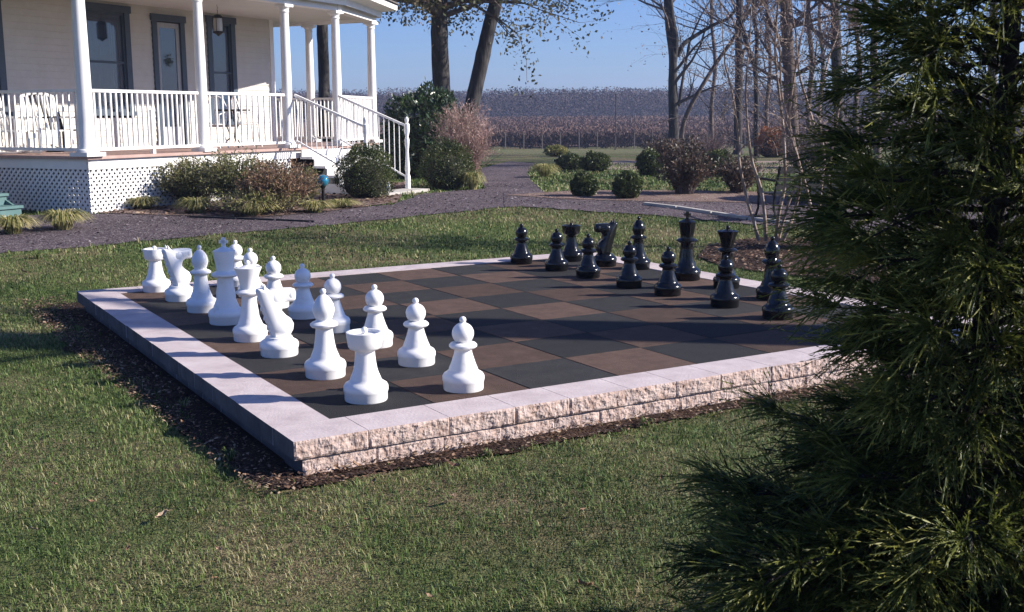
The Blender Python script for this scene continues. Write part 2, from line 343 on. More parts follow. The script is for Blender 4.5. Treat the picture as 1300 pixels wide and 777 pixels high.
bd5, _ = strip('planting_bed', [(-.45, -.42, 0), (.6, -.47, 0), (2, -.43, 0), (3.4, -.49, 0), (5.6, -.5, 0)], [(-.1, -.2, 0), (.6, -.2, 0), (2, -.2, 0), (3.4, -.2, 0), (5.6, -.2, 0)], MT['mulch'], off=.012, n=60, k=5)
fieldo = sheet('field', np.linspace(-500, 700, 60), np.linspace(40, 560, 90), MT['field'], off=0)
me = fieldo.data
# keep only the part beyond the lawn
bm = bmesh.new(); bm.from_mesh(me)
bm.faces.ensure_lookup_table()
bmesh.ops.delete(bm, geom=[v for v in bm.verts if depth_of(v.co) < 91], context='VERTS')
for v in bm.verts: v.co.z += .12
bm.to_mesh(me); bm.free(); tag(fieldo, kind='structure')

# ------------------------------------------------------------------ grass and litter
BW = .30                                       # border width
B0, B1 = -BW, 8 * SQ + BW
def pip(P, poly):
    x, y = P[:, 0], P[:, 1]; ins = np.zeros(len(P), bool); n = len(poly); j = n - 1
    for i in range(n):
        xi, yi = poly[i]; xj, yj = poly[j]
        c = ((yi > y) != (yj > y)) & (x < (xj - xi) * (y - yi) / (yj - yi + 1e-12) + xi); ins ^= c; j = i
    return ins
def outline(P): 
    a = P[:, 0, :2]; b = P[:, -1, :2]; return np.concatenate([a, b[::-1]])
BARE = [outline(PP), outline(PP2), outline(bd1 and _) if False else outline(PP2)]
POLYS = [outline(PP), outline(PP2)]
for spec in ([(900, 312), (960, 303), (1040, 304), (1120, 314), (1130, 364), (1010, 352), (920, 340), (885, 328)],
             [(640, 249), (735, 243), (830, 243), (1000, 246), (1000, 259), (820, 257), (735, 254.5)],
             [(140, 250), (200, 246), (300, 242), (430, 236), (520, 232), (505, 258), (430, 268), (330, 277), (200, 274), (115, 271)]):
    POLYS.append(np.array([gnd(*p)[:2] for p in spec]))
def frustum_pts(d0, d1, dens, margin=.55):
    """random points on the ground within the camera's fan between two depths"""
    area = margin * (d1 * d1 - d0 * d0); n = int(area * dens)
    d = np.sqrt(RNG.random(n) * (d1 * d1 - d0 * d0) + d0 * d0); r = (RNG.random(n) * 2 - 1) * margin * d
    return np.stack([CAMP[0] + FW[0] * d + RT[0] * r, CAMP[1] + FW[1] * d + RT[1] * r], -1), d
def wnoise(P, s, o=0.0):
    return np.array([noise.noise(Vector((p[0] * s + o, p[1] * s, o))) for p in P])
def grass(d0, d1, dens, h, wd):
    P, d = frustum_pts(d0, d1, dens)
    keep = ~((P[:, 0] > B0) & (P[:, 0] < B1) & (P[:, 1] > B0) & (P[:, 1] < B1))
    # ragged margin against the dirt at the wall
    nn = wnoise(P, 2.2) ; nf = wnoise(P, 9, 5)
    band = (P[:, 0] > B0 - .13 - .17 * nn - .15 * nf) & (P[:, 0] < 1) & (P[:, 1] > B0 - .16 - .12 * nn) & (P[:, 1] < B1 + .35)
    band |= (P[:, 1] > B0 - .115 - .11 * nn - .08 * nf) & (P[:, 1] < 1) & (P[:, 0] > B0 - .2)
    band |= (P[:, 0] > 0) & (P[:, 0] < B1 + .06) & (P[:, 1] > 0) & (P[:, 1] < B1 + .06)
    keep &= ~(band & (RNG.random(len(P)) > .04))
    for q in POLYS: keep &= ~pip(P + (RNG.random((len(P), 2)) - .5) * .07, q)
    P, d, nn, nf = P[keep], d[keep], nn[keep], nf[keep]; n = len(P)
    big = wnoise(P, .7, 9)
    a = RNG.random(n) * 2 * math.pi; lean = RNG.random(n) * 1.1 + .15; hh = h * (.5 + .8 * RNG.random(n) + 1.1 * RNG.random(n) ** 9) * (1 + .6 * nn + .4 * nf)
    dx = np.stack([np.cos(a), np.sin(a), np.zeros(n)], -1); wv = np.stack([-np.sin(a), np.cos(a), np.zeros(n)], -1) * (wd * (.6 + .8 * RNG.random(n)) / 2)[:, None]
    z0 = terr(P[:, 0], P[:, 1]) - .004; base = np.concatenate([P, z0[:, None]], -1); up = np.array([0, 0, 1.])
    mid = base + up * (hh * .6)[:, None] + dx * (hh * lean * .35)[:, None]; tip = base + up * (hh * (1 - .35 * lean))[:, None] + dx * (hh * lean)[:, None]
    V = np.stack([base - wv, base + wv, mid + wv * .8, mid - wv * .8, tip], 1).reshape(-1, 3); b = np.arange(n)[:, None] * 5
    Fc = np.concatenate([b + [0, 1, 2], b + [0, 2, 3], b + [3, 2, 4]], 1).reshape(-1, 3)
    rnd = .33 + .23 * RNG.standard_normal(n) + .36 * big + .30 * nn + .35 * nf
    dry = RNG.random(n) < .12; rnd[dry] += .45
    return V, Fc, np.repeat(np.clip(rnd, 0, 1), 5)
Vs, Fs_, Rs = [], [], []; off = 0
for a in ((3.0, 5.5, 9500, .025, .0036), (5.5, 8.5, 5600, .027, .0046), (8.5, 13, 2800, .029, .0066), (13, 20, 1000, .036, .011), (20, 34, 260, .05, .025)):
    v, f, r = grass(*a); Vs.append(v); Fs_.append(f + off); Rs.append(r); off += len(v)
go = link('grass', np_mesh('grass', np.concatenate(Vs), np.concatenate(Fs_), np.concatenate(Rs)), MT['grass']); tag(go, kind='stuff')
go['label'] = 'mown green and straw coloured lawn grass'; 

def scatter_flat(name, P, size, m, lift=.01, rs=1.0, zoff=0):
    n = len(P); z = terr(P[:, 0], P[:, 1]) + lift * RNG.random(n) + zoff
    C = np.concatenate([P, z[:, None]], -1); a = RNG.random(n) * 6.283; A = np.stack([np.cos(a), np.sin(a), (RNG.random(n) - .5) * .9], -1)
    B = np.stack([-np.sin(a), np.cos(a), (RNG.random(n) - .5) * .9], -1); s = size * (.5 + RNG.random(n))
    return C, A * s[:, None], B * (s * (.25 + .4 * RNG.random(n)))[:, None]
# mulch chips and litter beside the wall and in the beds
cs = []
def chips(poly, dens, size, zoff=.02):
    poly = np.array(poly); lo_, hi_ = poly.min(0), poly.max(0); n = int(np.prod(hi_ - lo_) * dens); P = lo_ + RNG.random((n, 2)) * (hi_ - lo_); P = P[pip(P, poly)]
    if len(P): cs.append(scatter_flat('', P, size, None, .02, zoff=zoff))
chips([(-.72, 6), (-.66, 2.6), (-.56, .2), (-.55, -.5), (-.3, -.5), (-.28, 6)], 2200, .011)
chips([(-.5, -.5), (5.6, -.52), (5.6, -.28), (-.5, -.28)], 2600, .011)
chips(POLYS[2], 500, .022); chips(POLYS[4], 120, .04)
C, A, B = [np.concatenate(x) for x in zip(*cs)]
o = rhomb_obj('mulch_chips', C, A, B, MT['litter'], rnd=np.clip(RNG.random(len(C)) ** 2.2, 0, 1)); tag(o, kind='stuff'); o['label'] = 'brown bark mulch chips and dry litter'
# gravel stones
P, d = frustum_pts(10, 24, 90); msk = pip(P, POLYS[0]) | pip(P, POLYS[1]); P = P[msk]
C, A, B = scatter_flat('', P, .022, None, .012, zoff=.016)
MT['stone'] = mat('gravel_stones', [(.04, .03, .037), (.09, .07, .08), (.16, .13, .14), (.34, .30, .30)], rough=.8, scale=3, attr='rnd')
o = rhomb_obj('gravel_stones', C, A, B, MT['stone'], rnd=RNG.random(len(C)) ** 2); tag(o, kind='stuff'); o['label'] = 'loose stones of the purple grey gravel path'
# fallen leaves, one object each
lv = [(577, 592, 'curled pale brown fallen leaf on the grass below the front wall'), (578, 632, 'orange brown fallen leaf standing in the grass below the front wall'), (742, 743, 'tan fallen leaf near the bottom edge of the lawn'),
      (505, 541, None), (607, 302, 'tan fallen leaf on the lawn behind the black pawns'), (510, 541, None), (205, 655, 'small pale fallen leaf on the lawn left of the board corner'), (455, 592, 'tan fallen leaf lying in the mulch below the front wall'),
      (232, 538, 'orange fallen leaf in the bare dirt beside the shaded wall'), (1005, 330, 'small yellow fallen leaf on the mulch bed by the crape myrtle'), (30, 345, 'tan fallen leaf on the lawn left of the gravel path')]
for _k in range(22):
    lv.append((random.uniform(10, 860), random.uniform(600, 765) if _k % 3 else random.uniform(430, 560) * 1.0, 'small dry brown leaf caught in the grass of the near lawn'))
lv = [q for q in lv if not (q[2] and q[2].startswith('small dry brown') and q[1] < 590 and q[0] > 130 + (q[1] - 430) * .9)]
for u, v, lab in lv:
    if not lab: continue
    p = gnd(u, v, .035); s = (.016 if lab.startswith('small dry brown') else .028) * (1 + depth_of(p) / 25)
    mb = MB(); n = 7; V = []
    for i in range(n):
        t = i / (n - 1); wd = .45 * math.sin(math.pi * min(1, t * 1.05 + .05)) * (1 + .25 * math.sin(i * 2.6)); zz = .35 * (t - .5) ** 2 * 3
        V += [(t * 2 - 1, -wd, zz + .25), (t * 2 - 1, 0, zz), (t * 2 - 1, wd, zz + .32)]
    mb.add([Vector(q) * s for q in V], [(3 * i + j, 3 * i + j + 1, 3 * i + j + 4, 3 * i + j + 3) for i in range(n - 1) for j in range(2)])
    mb.tube([Vector((-1, 0, .26)) * s, Vector((-1.6, .1, .1)) * s], .03 * s, 4)
    o = mb.build('fallen_leaf', MT['litter'], rnd=random.uniform(.55, .95)); o.location = p; o.rotation_euler = (random.uniform(-.5, .5), random.uniform(-.5, .5), random.uniform(0, 6)); tag(o, lab, 'leaf', 'fallen leaves on the lawn')

# ------------------------------------------------------------------ board and its stone border
mb = MB(); gap = .004
for i in range(8):
    for j in range(8):
        x0, y0 = i * SQ + gap / 2, j * SQ + gap / 2; x1, y1 = x0 + SQ - gap, y0 + SQ - gap; zt = RNG.uniform(-.0012, .0012); bv = .004
        V = [(x0, y0, -.04), (x1, y0, -.04), (x1, y1, -.04), (x0, y1, -.04), (x0, y0, zt - bv), (x1, y0, zt - bv), (x1, y1, zt - bv), (x0, y1, zt - bv),
             (x0 + bv, y0 + bv, zt), (x1 - bv, y0 + bv, zt), (x1 - bv, y1 - bv, zt), (x0 + bv, y1 - bv, zt)]
        Fq = [(4 + k, 4 + (k + 1) % 4, 8 + (k + 1) % 4, 8 + k) for k in range(4)] + [(k, (k + 1) % 4, 4 + (k + 1) % 4, 4 + k) for k in range(4)] + [(8, 9, 10, 11)]
        mb.add(V, Fq, (i + j) % 2)
mb.box(-.01, 8 * SQ + .01, -.01, 8 * SQ + .01, -.07, -.041, 0)
bo = mb.build('chessboard', [MT['tile_dark'], MT['tile_brown']]); _a = bo.data.attributes.new('rnd', 'FLOAT', 'POINT'); _a.data.foreach_set('value', np.concatenate([np.repeat(RNG.uniform(.30, .70, 64), 12), np.full(8, .5)]).astype(np.float32)); tag(bo, 'giant chessboard of charcoal and brown rubber tiles set inside the low stone border', 'chessboard')
wall = empty('stone_border', (0, 0, -.18), 0, 'low pink concrete block border around the giant chessboard with rough split outer face', 'stone wall')
def nz(x, y, z, s): return noise.noise(Vector((x * s, y * s, z * s)))
def course(z0, z1, L0, name, seedo, out, capdepth):
    """blocks round the four sides, rough outer faces. local z relative to the wall's foot"""
    top = MB(); rnd_ = random.Random(seedo)
    S = 8 * SQ; E = BW
    # side frames: origin corner, along dir, outward dir
    EL = E - (.045 if out else 0)      # the lower course sits back under the caps on the left
    sides = [((-EL, -E), (1, 0), (0, -1)), ((S + E, -E), (0, 1), (1, 0)), ((S + E, S + E), (-1, 0), (0, 1)), ((-EL, S + E), (0, -1), (-1, 0))]
    for si, (o_, al, ou) in enumerate(sides):
        L_ = S + E + (EL if si in (0, 2) else E) - capdepth; t = 0; first = True
        while t < L_ - 1e-6:
            ln = L0 * rnd_.uniform(.8, 1.15)
            if L_ - t - ln < L0 * .5: ln = L_ - t
            t0, t1 = t + (0 if t == 0 else .002), t + ln - .002
            rough = si == 0; st = .010 if si == 0 else .06
            nx = max(2, int((t1 - t0) / st)); nzc = max(2, int((z1 - z0) / st))
            jit = rnd_.uniform(-.003, .003)
            V = []; Fq = []
            for a in range(nx + 1):
                for b in range(nzc + 1):
                    tt = t0 + (t1 - t0) * a / nx; zz = z0 + (z1 - z0) * b / nzc
                    wx = o_[0] + al[0] * tt; wy = o_[1] + al[1] * tt
                    am = 1.2 if rough else .12
                    dsp = am * (.009 * nz(wx, wy + seedo, zz, 8) + .006 * nz(wx, wy + seedo, zz, 27) + .004 * nz(wx, wy, zz + seedo, 75))
                    e = min(a, nx - a, b, nzc - b); 
                    if e == 0: dsp = dsp * .3 - .004 * am
                    dd = dsp + out + jit
                    V.append((wx + ou[0] * dd, wy + ou[1] * dd, zz))
            nb = nzc + 1
            for a in range(nx):
                for b in range(nzc): Fq.append((a * nb + b, (a + 1) * nb + b, (a + 1) * nb + b + 1, a * nb + b + 1))
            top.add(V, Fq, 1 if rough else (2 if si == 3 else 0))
            # the rest of the block: a box behind the rough face, joined along the face's border by a skirt
            ib = [o_[0] + al[0] * t0 - ou[0] * capdepth, o_[1] + al[1] * t0 - ou[1] * capdepth]; ic = [o_[0] + al[0] * t1 - ou[0] * capdepth, o_[1] + al[1] * t1 - ou[1] * capdepth]
            bt = [V[a * nb + nzc] for a in range(nx + 1)]
            top.add(bt + [(ic[0], ic[1], z1), (ib[0], ib[1], z1)], [tuple(range(nx + 3))], 0)
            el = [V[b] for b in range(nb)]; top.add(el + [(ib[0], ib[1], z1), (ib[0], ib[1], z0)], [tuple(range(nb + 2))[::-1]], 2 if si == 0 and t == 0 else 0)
            er = [V[nx * nb + b] for b in range(nb)]; top.add(er + [(ic[0], ic[1], z1), (ic[0], ic[1], z0)], [tuple(range(nb + 2))], 0)
            top.add([(ib[0], ib[1], z0), (ic[0], ic[1], z0), (ic[0], ic[1], z1), (ib[0], ib[1], z1)], [(0, 1, 2, 3)], 0)
            t += ln
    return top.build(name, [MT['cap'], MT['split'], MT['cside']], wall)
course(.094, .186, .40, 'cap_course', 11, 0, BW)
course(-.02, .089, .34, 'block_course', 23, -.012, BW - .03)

# ------------------------------------------------------------------ chess pieces
def smooth_prof(ctrl, n=3):
    return ctrl
def base_prof(r):
    return [(r * .93, 0), (r * .955, .006), (r * .96, .045), (r * .985, .050), (r, .060), (r * .995, .078), (r * .93, .092), (r * .80, .102), (r * .70, .112), (r * .68, .122), (r * .60, .145), (r * .53, .17)]
def ball(cz, r, n=9, a0=-78, a1=90, sz=1.0):
    return [(max(.0008, r * math.cos(R(a0 + (a1 - a0) * i / n))), cz + sz * r * math.sin(R(a0 + (a1 - a0) * i / n))) for i in range(n + 1)]
def make_piece(kind):
    mb = MB(); head = None
    if kind == 'pawn':
        mb.lathe(base_prof(.119) + [(.052, .205), (.048, .226), (.050, .232), (.070, .238), (.079, .247), (.079, .256), (.070, .266), (.052, .272)] + ball(.320, .062, 10, -62, 72) + [(.011, .385)] + ball(.397, .0195, 7, -55, 90), 40)
    elif kind == 'rook':
        mb.lathe(base_prof(.122) + [(.058, .21), (.054, .25), (.053, .268), (.058, .276), (.080, .284), (.090, .296), (.095, .33), (.100, .368), (.100, .375), (.090, .378), (.082, .376), (.079, .362), (.070, .358), (.03, .362), (.012, .366)] + ball(.384, .019, 7, -60, 90), 40)
    elif kind == 'bishop':
        mb.lathe(base_prof(.123) + [(.058, .21), (.053, .25), (.050, .285), (.052, .292), (.072, .298), (.082, .308), (.082, .317), (.070, .327), (.050, .334), (.046, .342), (.056, .365), (.063, .388), (.064, .408), (.058, .435), (.044, .462), (.026, .482), (.012, .492)] + ball(.508, .0185, 7, -60, 90), 40)
    elif kind == 'queen':
        mb.lathe(base_prof(.120) + [(.058, .22), (.052, .26), (.050, .305), (.053, .312), (.076, .318), (.088, .329), (.088, .338), (.074, .350), (.056, .358), (.056, .375), (.064, .42), (.078, .465), (.092, .497), (.094, .505), (.086, .508), (.072, .500), (.060, .502), (.035, .516), (.014, .522)] + ball(.535, .0185, 7, -60, 90), 40)
    elif kind == 'king':
        mb.lathe([(r * 1.06, z * 1.08) for r, z in base_prof(.127)] + [(.070, .23), (.062, .28), (.058, .335), (.062, .344), (.086, .350), (.100, .362), (.100, .372), (.084, .384), (.062, .392), (.060, .405), (.064, .44), (.073, .49), (.081, .535), (.081, .543), (.070, .548), (.045, .560), (.020, .570), (.013, .578)], 44)
        mb.box(-.012, .012, -.014, .014, .574, .640); 
        mb.box(-.012, .012, -.031, .031, .5985, .6215)
    elif kind == 'knight':
        r = .125; mb.lathe(base_prof(r)[:10] + [(.075, .124), (.04, .128)], 40)
    return mb
def knight_head():
    out = [(-.045, .118), (-.055, .16), (-.075, .22), (-.097, .29), (-.117, .36), (-.131, .415), (-.130, .440), (-.105, .446), (-.070, .444), (-.052, .426), (-.034, .436), (.03, .436), (.095, .432), (.113, .424), (.118, .39), (.114, .357), (.100, .346), (.064, .346),
           (.040, .338), (.024, .318), (.020, .292), (.042, .264), (.078, .236), (.094, .202), (.089, .166), (.070, .136), (.058, .118)]
    bm = bmesh.new(); n = len(out)
    cx = sum(p[0] for p in out) / n
    def th(x, z):
        t = max(0, min(1, (z - .12) / .30)); base = .062 * (1 - t) + .040 * t
        if x > .03 and z > .3: base *= .85
        return base
    def inset(f):
        pts = []
        for i in range(n):
            p0, p1, p2 = Vector(out[i - 1]), Vector(out[i]), Vector(out[(i + 1) % n]); d1 = (p1 - p0).normalized(); d2 = (p2 - p1).normalized()
            nn = Vector((-(d1.y + d2.y), (d1.x + d2.x))); nn = nn.normalized() if nn.length > 1e-6 else Vector((0, 1)); pts.append(p1 - nn * f)
        return pts
    area = sum(out[i][0] * out[(i + 1) % n][1] - out[(i + 1) % n][0] * out[i][1] for i in range(n)); sg = 1 if area < 0 else -1
    rings = []
    for f, tk in ((.016, 1.0), (.006, .80), (0, .45), (0, -.45), (.006, -.80), (.016, -1.0)):
        P = inset(sg * f); rings.append([bm.verts.new((p.x, th(p.x, p.y) * tk, p.y)) for p in P])
    for a, b in zip(rings[:-1], rings[1:]):
        for i in range(n): bm.faces.new((a[i], a[(i + 1) % n], b[(i + 1) % n], b[i]))
    bm.faces.new(rings[0]); bm.faces.new(rings[-1][::-1])
    # eyes
    for s in (-1, 1):
        m_ = Matrix.Translation((-.005, s * .036, .405)) @ Matrix.Diagonal((1, .5, 1, 1)); bmesh.ops.create_uvsphere(bm, u_segments=10, v_segments=6, radius=.012, matrix=m_)
        # ear
        m_ = Matrix.Translation((-.092, s * .024, .455)) @ Matrix.Rotation(R(-12), 4, 'Y'); bmesh.ops.create_cone(bm, segments=8, radius1=.016, radius2=.002, depth=.036, cap_ends=True, matrix=m_)
        m_ = Matrix.Translation((.098, s * .030, .385)) @ Matrix.Diagonal((1, .5, 1, 1)); bmesh.ops.create_uvsphere(bm, u_segments=8, v_segments=6, radius=.006, matrix=m_)
    for k in range(9):      # mane locks down the back of the neck
        t_ = k / 8; m_ = Matrix.Translation((-.126 + .072 * t_, 0, .415 - .255 * t_)) @ Matrix.Rotation(R(-16 + 40 * (k % 2)), 4, 'Y') @ Matrix.Diagonal((.45, .72, 1, 1)); bmesh.ops.create_uvsphere(bm, u_segments=10, v_segments=6, radius=.027, matrix=m_)
    for s in (-1, 1):       # cheeks and lower jaw
        bmesh.ops.create_uvsphere(bm, u_segments=14, v_segments=8, radius=.044, matrix=Matrix.Translation((-.012, s * .030, .372)) @ Matrix.Diagonal((1, .40, 1, 1)))
        bmesh.ops.create_uvsphere(bm, u_segments=12, v_segments=6, radius=.03, matrix=Matrix.Translation((.085, s * .022, .388)) @ Matrix.Diagonal((1, .62, 1.1, 1)))
    bmesh.ops.recalc_face_normals(bm, faces=bm.faces)
    me = bpy.data.meshes.new('horse_head'); bm.to_mesh(me); bm.free(); return me
PROTO = {}
def piece(kind, colour, u, v, rz, label, dy=0):
    """stand a piece with its base centre seen at photo pixel (u,v)"""
    key = (kind, colour); name = kind
    d = ray(u, v); t = -CAMP[2] / d[2]; p = CAMP + d * t
    if key not in PROTO:
        root = empty('chess_' + kind, (0, 0, 0)); m = MT[colour]
        mb = make_piece(kind)
        if kind == 'knight':
            mb.build('base', m, root, smooth=True); h = link('horse_head', knight_head(), m, root, smooth=True); h.data.set_sharp_from_angle(angle=R(50))
        else:
            b_ = mb.build('body', m, root, smooth=True)
        PROTO[key] = root; r = root
    else: r = copy_tree(PROTO[key])
    r.location = (p[0], p[1], .0015); r.rotation_euler = (0, 0, rz)
    tag(r, label, 'chess piece', 'giant %s chess pieces' % colour); return r
WP = [('rook', 199, 369.5, 0, 'white rook farthest back in the white rear row, at the left corner of the board'),
      ('knight', 229, 381, R(8), 'white knight standing between the far white rook and the bishop beside it'),
      ('bishop', 257, 395, 0, 'white bishop between the far white knight and the shaded white king'),
      ('king', 288.5, 410, R(60), 'tall white king standing in the shadow band, bluish in shade'),
      ('queen', 318.5, 431.5, 0, 'sunlit white queen with flared crown beside the shaded king'),
      ('knight', 355, 450.5, R(-4), 'white knight between the white queen and the near bishop'),
      ('bishop', 413.5, 477.5, 0, 'white bishop between the near white knight and the front rook'),
      ('rook', 465, 507.5, 0, 'white rook nearest the front corner of the stone border'),
      ('pawn', 301, 362.5, 0, 'white pawn mostly hidden behind the shaded white king'),
      ('pawn', 320, 376, 0, 'white pawn whose head shows above the white queen'),
      ('pawn', 349, 390, 0, 'white pawn whose head shows above the near white knight'),
      ('pawn', 386, 403, 0, 'white pawn standing clear, fifth white pawn from the front wall'),
      ('pawn', 424, 420, 0, 'white pawn with its head in shadow behind the near white bishop'),
      ('pawn', 477, 439, 0, 'white pawn partly behind the front white rook'),
      ('pawn', 529, 462, 0, 'white pawn standing clear, second white pawn from the front wall'),
      ('pawn', 588.5, 494, 0, 'white pawn closest to the front wall, rightmost of the white pieces')]
for k, u, v, a, l in WP: piece(k, 'white', u, v, a, l)
BP = [('pawn', 662, 334.5, 0, 'black pawn at the far end, leftmost of the black pieces'),
      ('pawn', 706.5, 343, 0, 'black pawn in front of the far black rook, second from the left'),
      ('pawn', 746.5, 352, 0, 'black pawn in front of the black knight, third from the left'),
      ('pawn', 798.5, 364.5, 0, 'black pawn in front of the far black bishop'),
      ('pawn', 847.5, 374.5, 0, 'black pawn standing left of and in front of the black king'),
      ('pawn', 920, 389, 0, 'black pawn directly in front of the black queen'),
      ('pawn', 987, 404, 0, 'black pawn nearest the conifer, rightmost of the visible black pieces'),
      ('rook', 725, 331, 0, 'black rook in the rear row behind the second black pawn'),
      ('knight', 767.5, 337.5, R(172), 'black knight in the rear row between the black rook and bishop'),
      ('bishop', 810, 341, 0, 'black bishop in the rear row right of the black knight'),
      ('king', 871, 355, R(40), 'tall black king on the far side of the board in front of the lawn'),
      ('queen', 922, 365, 0, 'black queen with flared crown behind a black pawn'),
      ('bishop', 978, 379.5, 0, 'black bishop in the rear row right of the black queen, behind the rightmost pawn')]
for k, u, v, a, l in BP: piece(k, 'black', u, v, a, l)
# ------------------------------------------------------------------ farmhouse with porch (local frame: x along the front, y inwards, z up from the ground)
C1 = CAMP[:2] + FW * 17.1 + RT * (-6.4); HA = math.atan2(.529, .848)
HZ = .07
house = empty('farmhouse', (C1[0], C1[1], HZ), HA, 'cream farmhouse with white columned wraparound porch and blue grey window trim', 'house')
HM = Matrix.Translation((C1[0], C1[1], HZ)) @ Matrix.Rotation(HA, 4, 'Z')
def hw(x, y, z=0): return HM @ Vector((x, y, z))
DZ, RZ_, BZ = .87, 1.87, 3.50; WY = 2.9; WX = 8.05
C4 = (6.42, 0); C5 = (8.98, .89); C6 = (9.0, 2.6); C7 = (9.0, 5.4)
deckpoly = [(-.12, -.12), (6.5, -.12), (9.12, .82), (9.14, 5.5), (WX, 5.5), (WX, WY), (-.12, WY)]
mb = MB(); mb.prism(deckpoly, DZ - .045, DZ); mb.build('deck', MT['deckw'], house)
def face(mb, a, b, z0, z1, th=.04, mi=0):
    a = Vector(a); b = Vector(b); t = (b - a).normalized(); n = Vector((t.y, -t.x)) * th
    mb.prism([(a.x, a.y), (b.x, b.y), (b.x - n.x, b.y - n.y), (a.x - n.x, a.y - n.y)], z0, z1, mi)
rim = [(-.06, WY), (-.06, -.06), (6.48, -.06), (9.06, .86), (9.08, 5.4)]
mb = MB()
for a, b in zip(rim[:-1], rim[1:]): face(mb, a, b, DZ - .20, DZ - .048)
mb.build('deck_fascia', MT['hwhite'], house)
# lattice skirt: real crossed strips with dark crawl space behind
def lattice(a, b, z0, z1, name='lattice_skirt'):
    a = Vector(a); b = Vector(b); t = (b - a).normalized(); L_ = (b - a).length; n = Vector((t.y, -t.x)); H = z1 - z0; mb = MB(); w_ = .037; per = .105
    for sgn, off in ((1, 0), (-1, -.008)):
        c = -H if sgn > 0 else 0
        while c < L_ + (0 if sgn > 0 else H):
            # line x = c + sgn*z ; clip
            za, zb = 0.0, H; xa, xb = c, c + sgn * H
            if xa < 0: za += -xa / sgn; xa = 0
            if xb < 0: zb = za + (0 - xa) / sgn if sgn < 0 else zb; xb = 0 if sgn < 0 else xb
            if xb > L_: zb = (L_ - c) / sgn; xb = L_
            if xa > L_: za = (L_ - c) / sgn; xa = L_
            if zb - za > .02:
                P0 = a + t * xa; P1 = a + t * xb; o_ = n * off
                p0 = Vector((P0.x + o_.x, P0.y + o_.y, z0 + za)); p1 = Vector((P1.x + o_.x, P1.y + o_.y, z0 + zb)); dv = (p1 - p0).normalized(); sd_ = dv.cross(Vector((n.x, n.y, 0))).normalized() * w_ / 2
                nn = Vector((n.x, n.y, 0)) * .005
                V = [p0 - sd_ - nn, p0 + sd_ - nn, p1 + sd_ - nn, p1 - sd_ - nn, p0 - sd_ + nn, p0 + sd_ + nn, p1 + sd_ + nn, p1 - sd_ + nn]
                mb.add(V, [(0, 1, 2, 3), (7, 6, 5, 4), (0, 4, 5, 1), (1, 5, 6, 2), (2, 6, 7, 3), (3, 7, 4, 0)])
            c += per
    o = mb.build(name, MT['hwhite'], house); return o
lattice((-.04, WY), (-.04, -.04), .0, DZ - .2); lattice((-.04, -.04), (4.83, -.04), .0, DZ - .2); lattice((6.5, -.03), (9.03, .88), 0, DZ - .2)
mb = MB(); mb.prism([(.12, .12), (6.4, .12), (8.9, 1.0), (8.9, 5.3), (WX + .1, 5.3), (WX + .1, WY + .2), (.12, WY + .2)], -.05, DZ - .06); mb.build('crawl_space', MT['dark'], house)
# columns
def column(x, y, r=.098):
    mb = MB(); z = DZ
    mb.box(x - r * 1.55, x + r * 1.55, y - r * 1.55, y + r * 1.55, z + .001, z + .06)
    prof = [(r * 1.42, z + .062), (r * 1.45, z + .08), (r * 1.36, z + .10), (r * 1.12, z + .115), (r * 1.10, z + .13), (r, z + .15)]
    for i in range(1, 7): k = i / 6; prof.append((r * (1 - .2 * k ** 1.5), z + .15 + (BZ - z - .30) * k))
    zt = BZ; prof += [(r * .9, zt - .148), (r * .95, zt - .135), (r * .84, zt - .12), (r * .84, zt - .09), (r * 1.05, zt - .07), (r * 1.12, zt - .052)]
    mb.lathe(prof, 20, (x, y, 0)); mb.box(x - r * 1.25, x + r * 1.25, y - r * 1.25, y + r * 1.25, zt - .05, zt - .002)
    return mb.build('column', MT['hwhite'], house, smooth=True)
column(0, 0, .118)
for x, y in ((2.53, 0), (4.83, 0), C4, C5, C6, C7): column(x, y)
column(0, WY - .1)
# beam, ceiling, roof
beam = [(0, 4.5), (0, 0), C4, C5, C7]
mb = MB()
def wallseg(mb, a, b, z0, z1, th):
    a = Vector(a); b = Vector(b); t = (b - a).normalized(); n = Vector((t.y, -t.x)) * th / 2; e = t * th / 2 * .9
    a = a - e; b = b + e
    mb.prism([(a.x + n.x, a.y + n.y), (b.x + n.x, b.y + n.y), (b.x - n.x, b.y - n.y), (a.x - n.x, a.y - n.y)], z0, z1)
for i, (a, b) in enumerate(zip(beam[:-1], beam[1:])): wallseg(mb, a, b, BZ + .001 * i, BZ + .20 - .001 * i, .20)
mb.build('porch_beam', MT['hwhite'], house)
def off(poly, d):
    out = []; n = len(poly)
    for i in range(n):
        p0, p1, p2 = [Vector(poly[k % n]) for k in (i - 1, i, i + 1)]; d1 = (p1 - p0).normalized(); d2 = (p2 - p1).normalized()
        n1 = Vector((d1.y, -d1.x)); n2 = Vector((d2.y, -d2.x)); b = (n1 + n2).normalized(); out.append(tuple(p1 + b * d / max(.4, b.dot(n1))))
    return out
fp = [(0, -0.0), C4, C5, C7, (WX, 5.4), (WX, WY), (-3, WY), (-3, 0)]
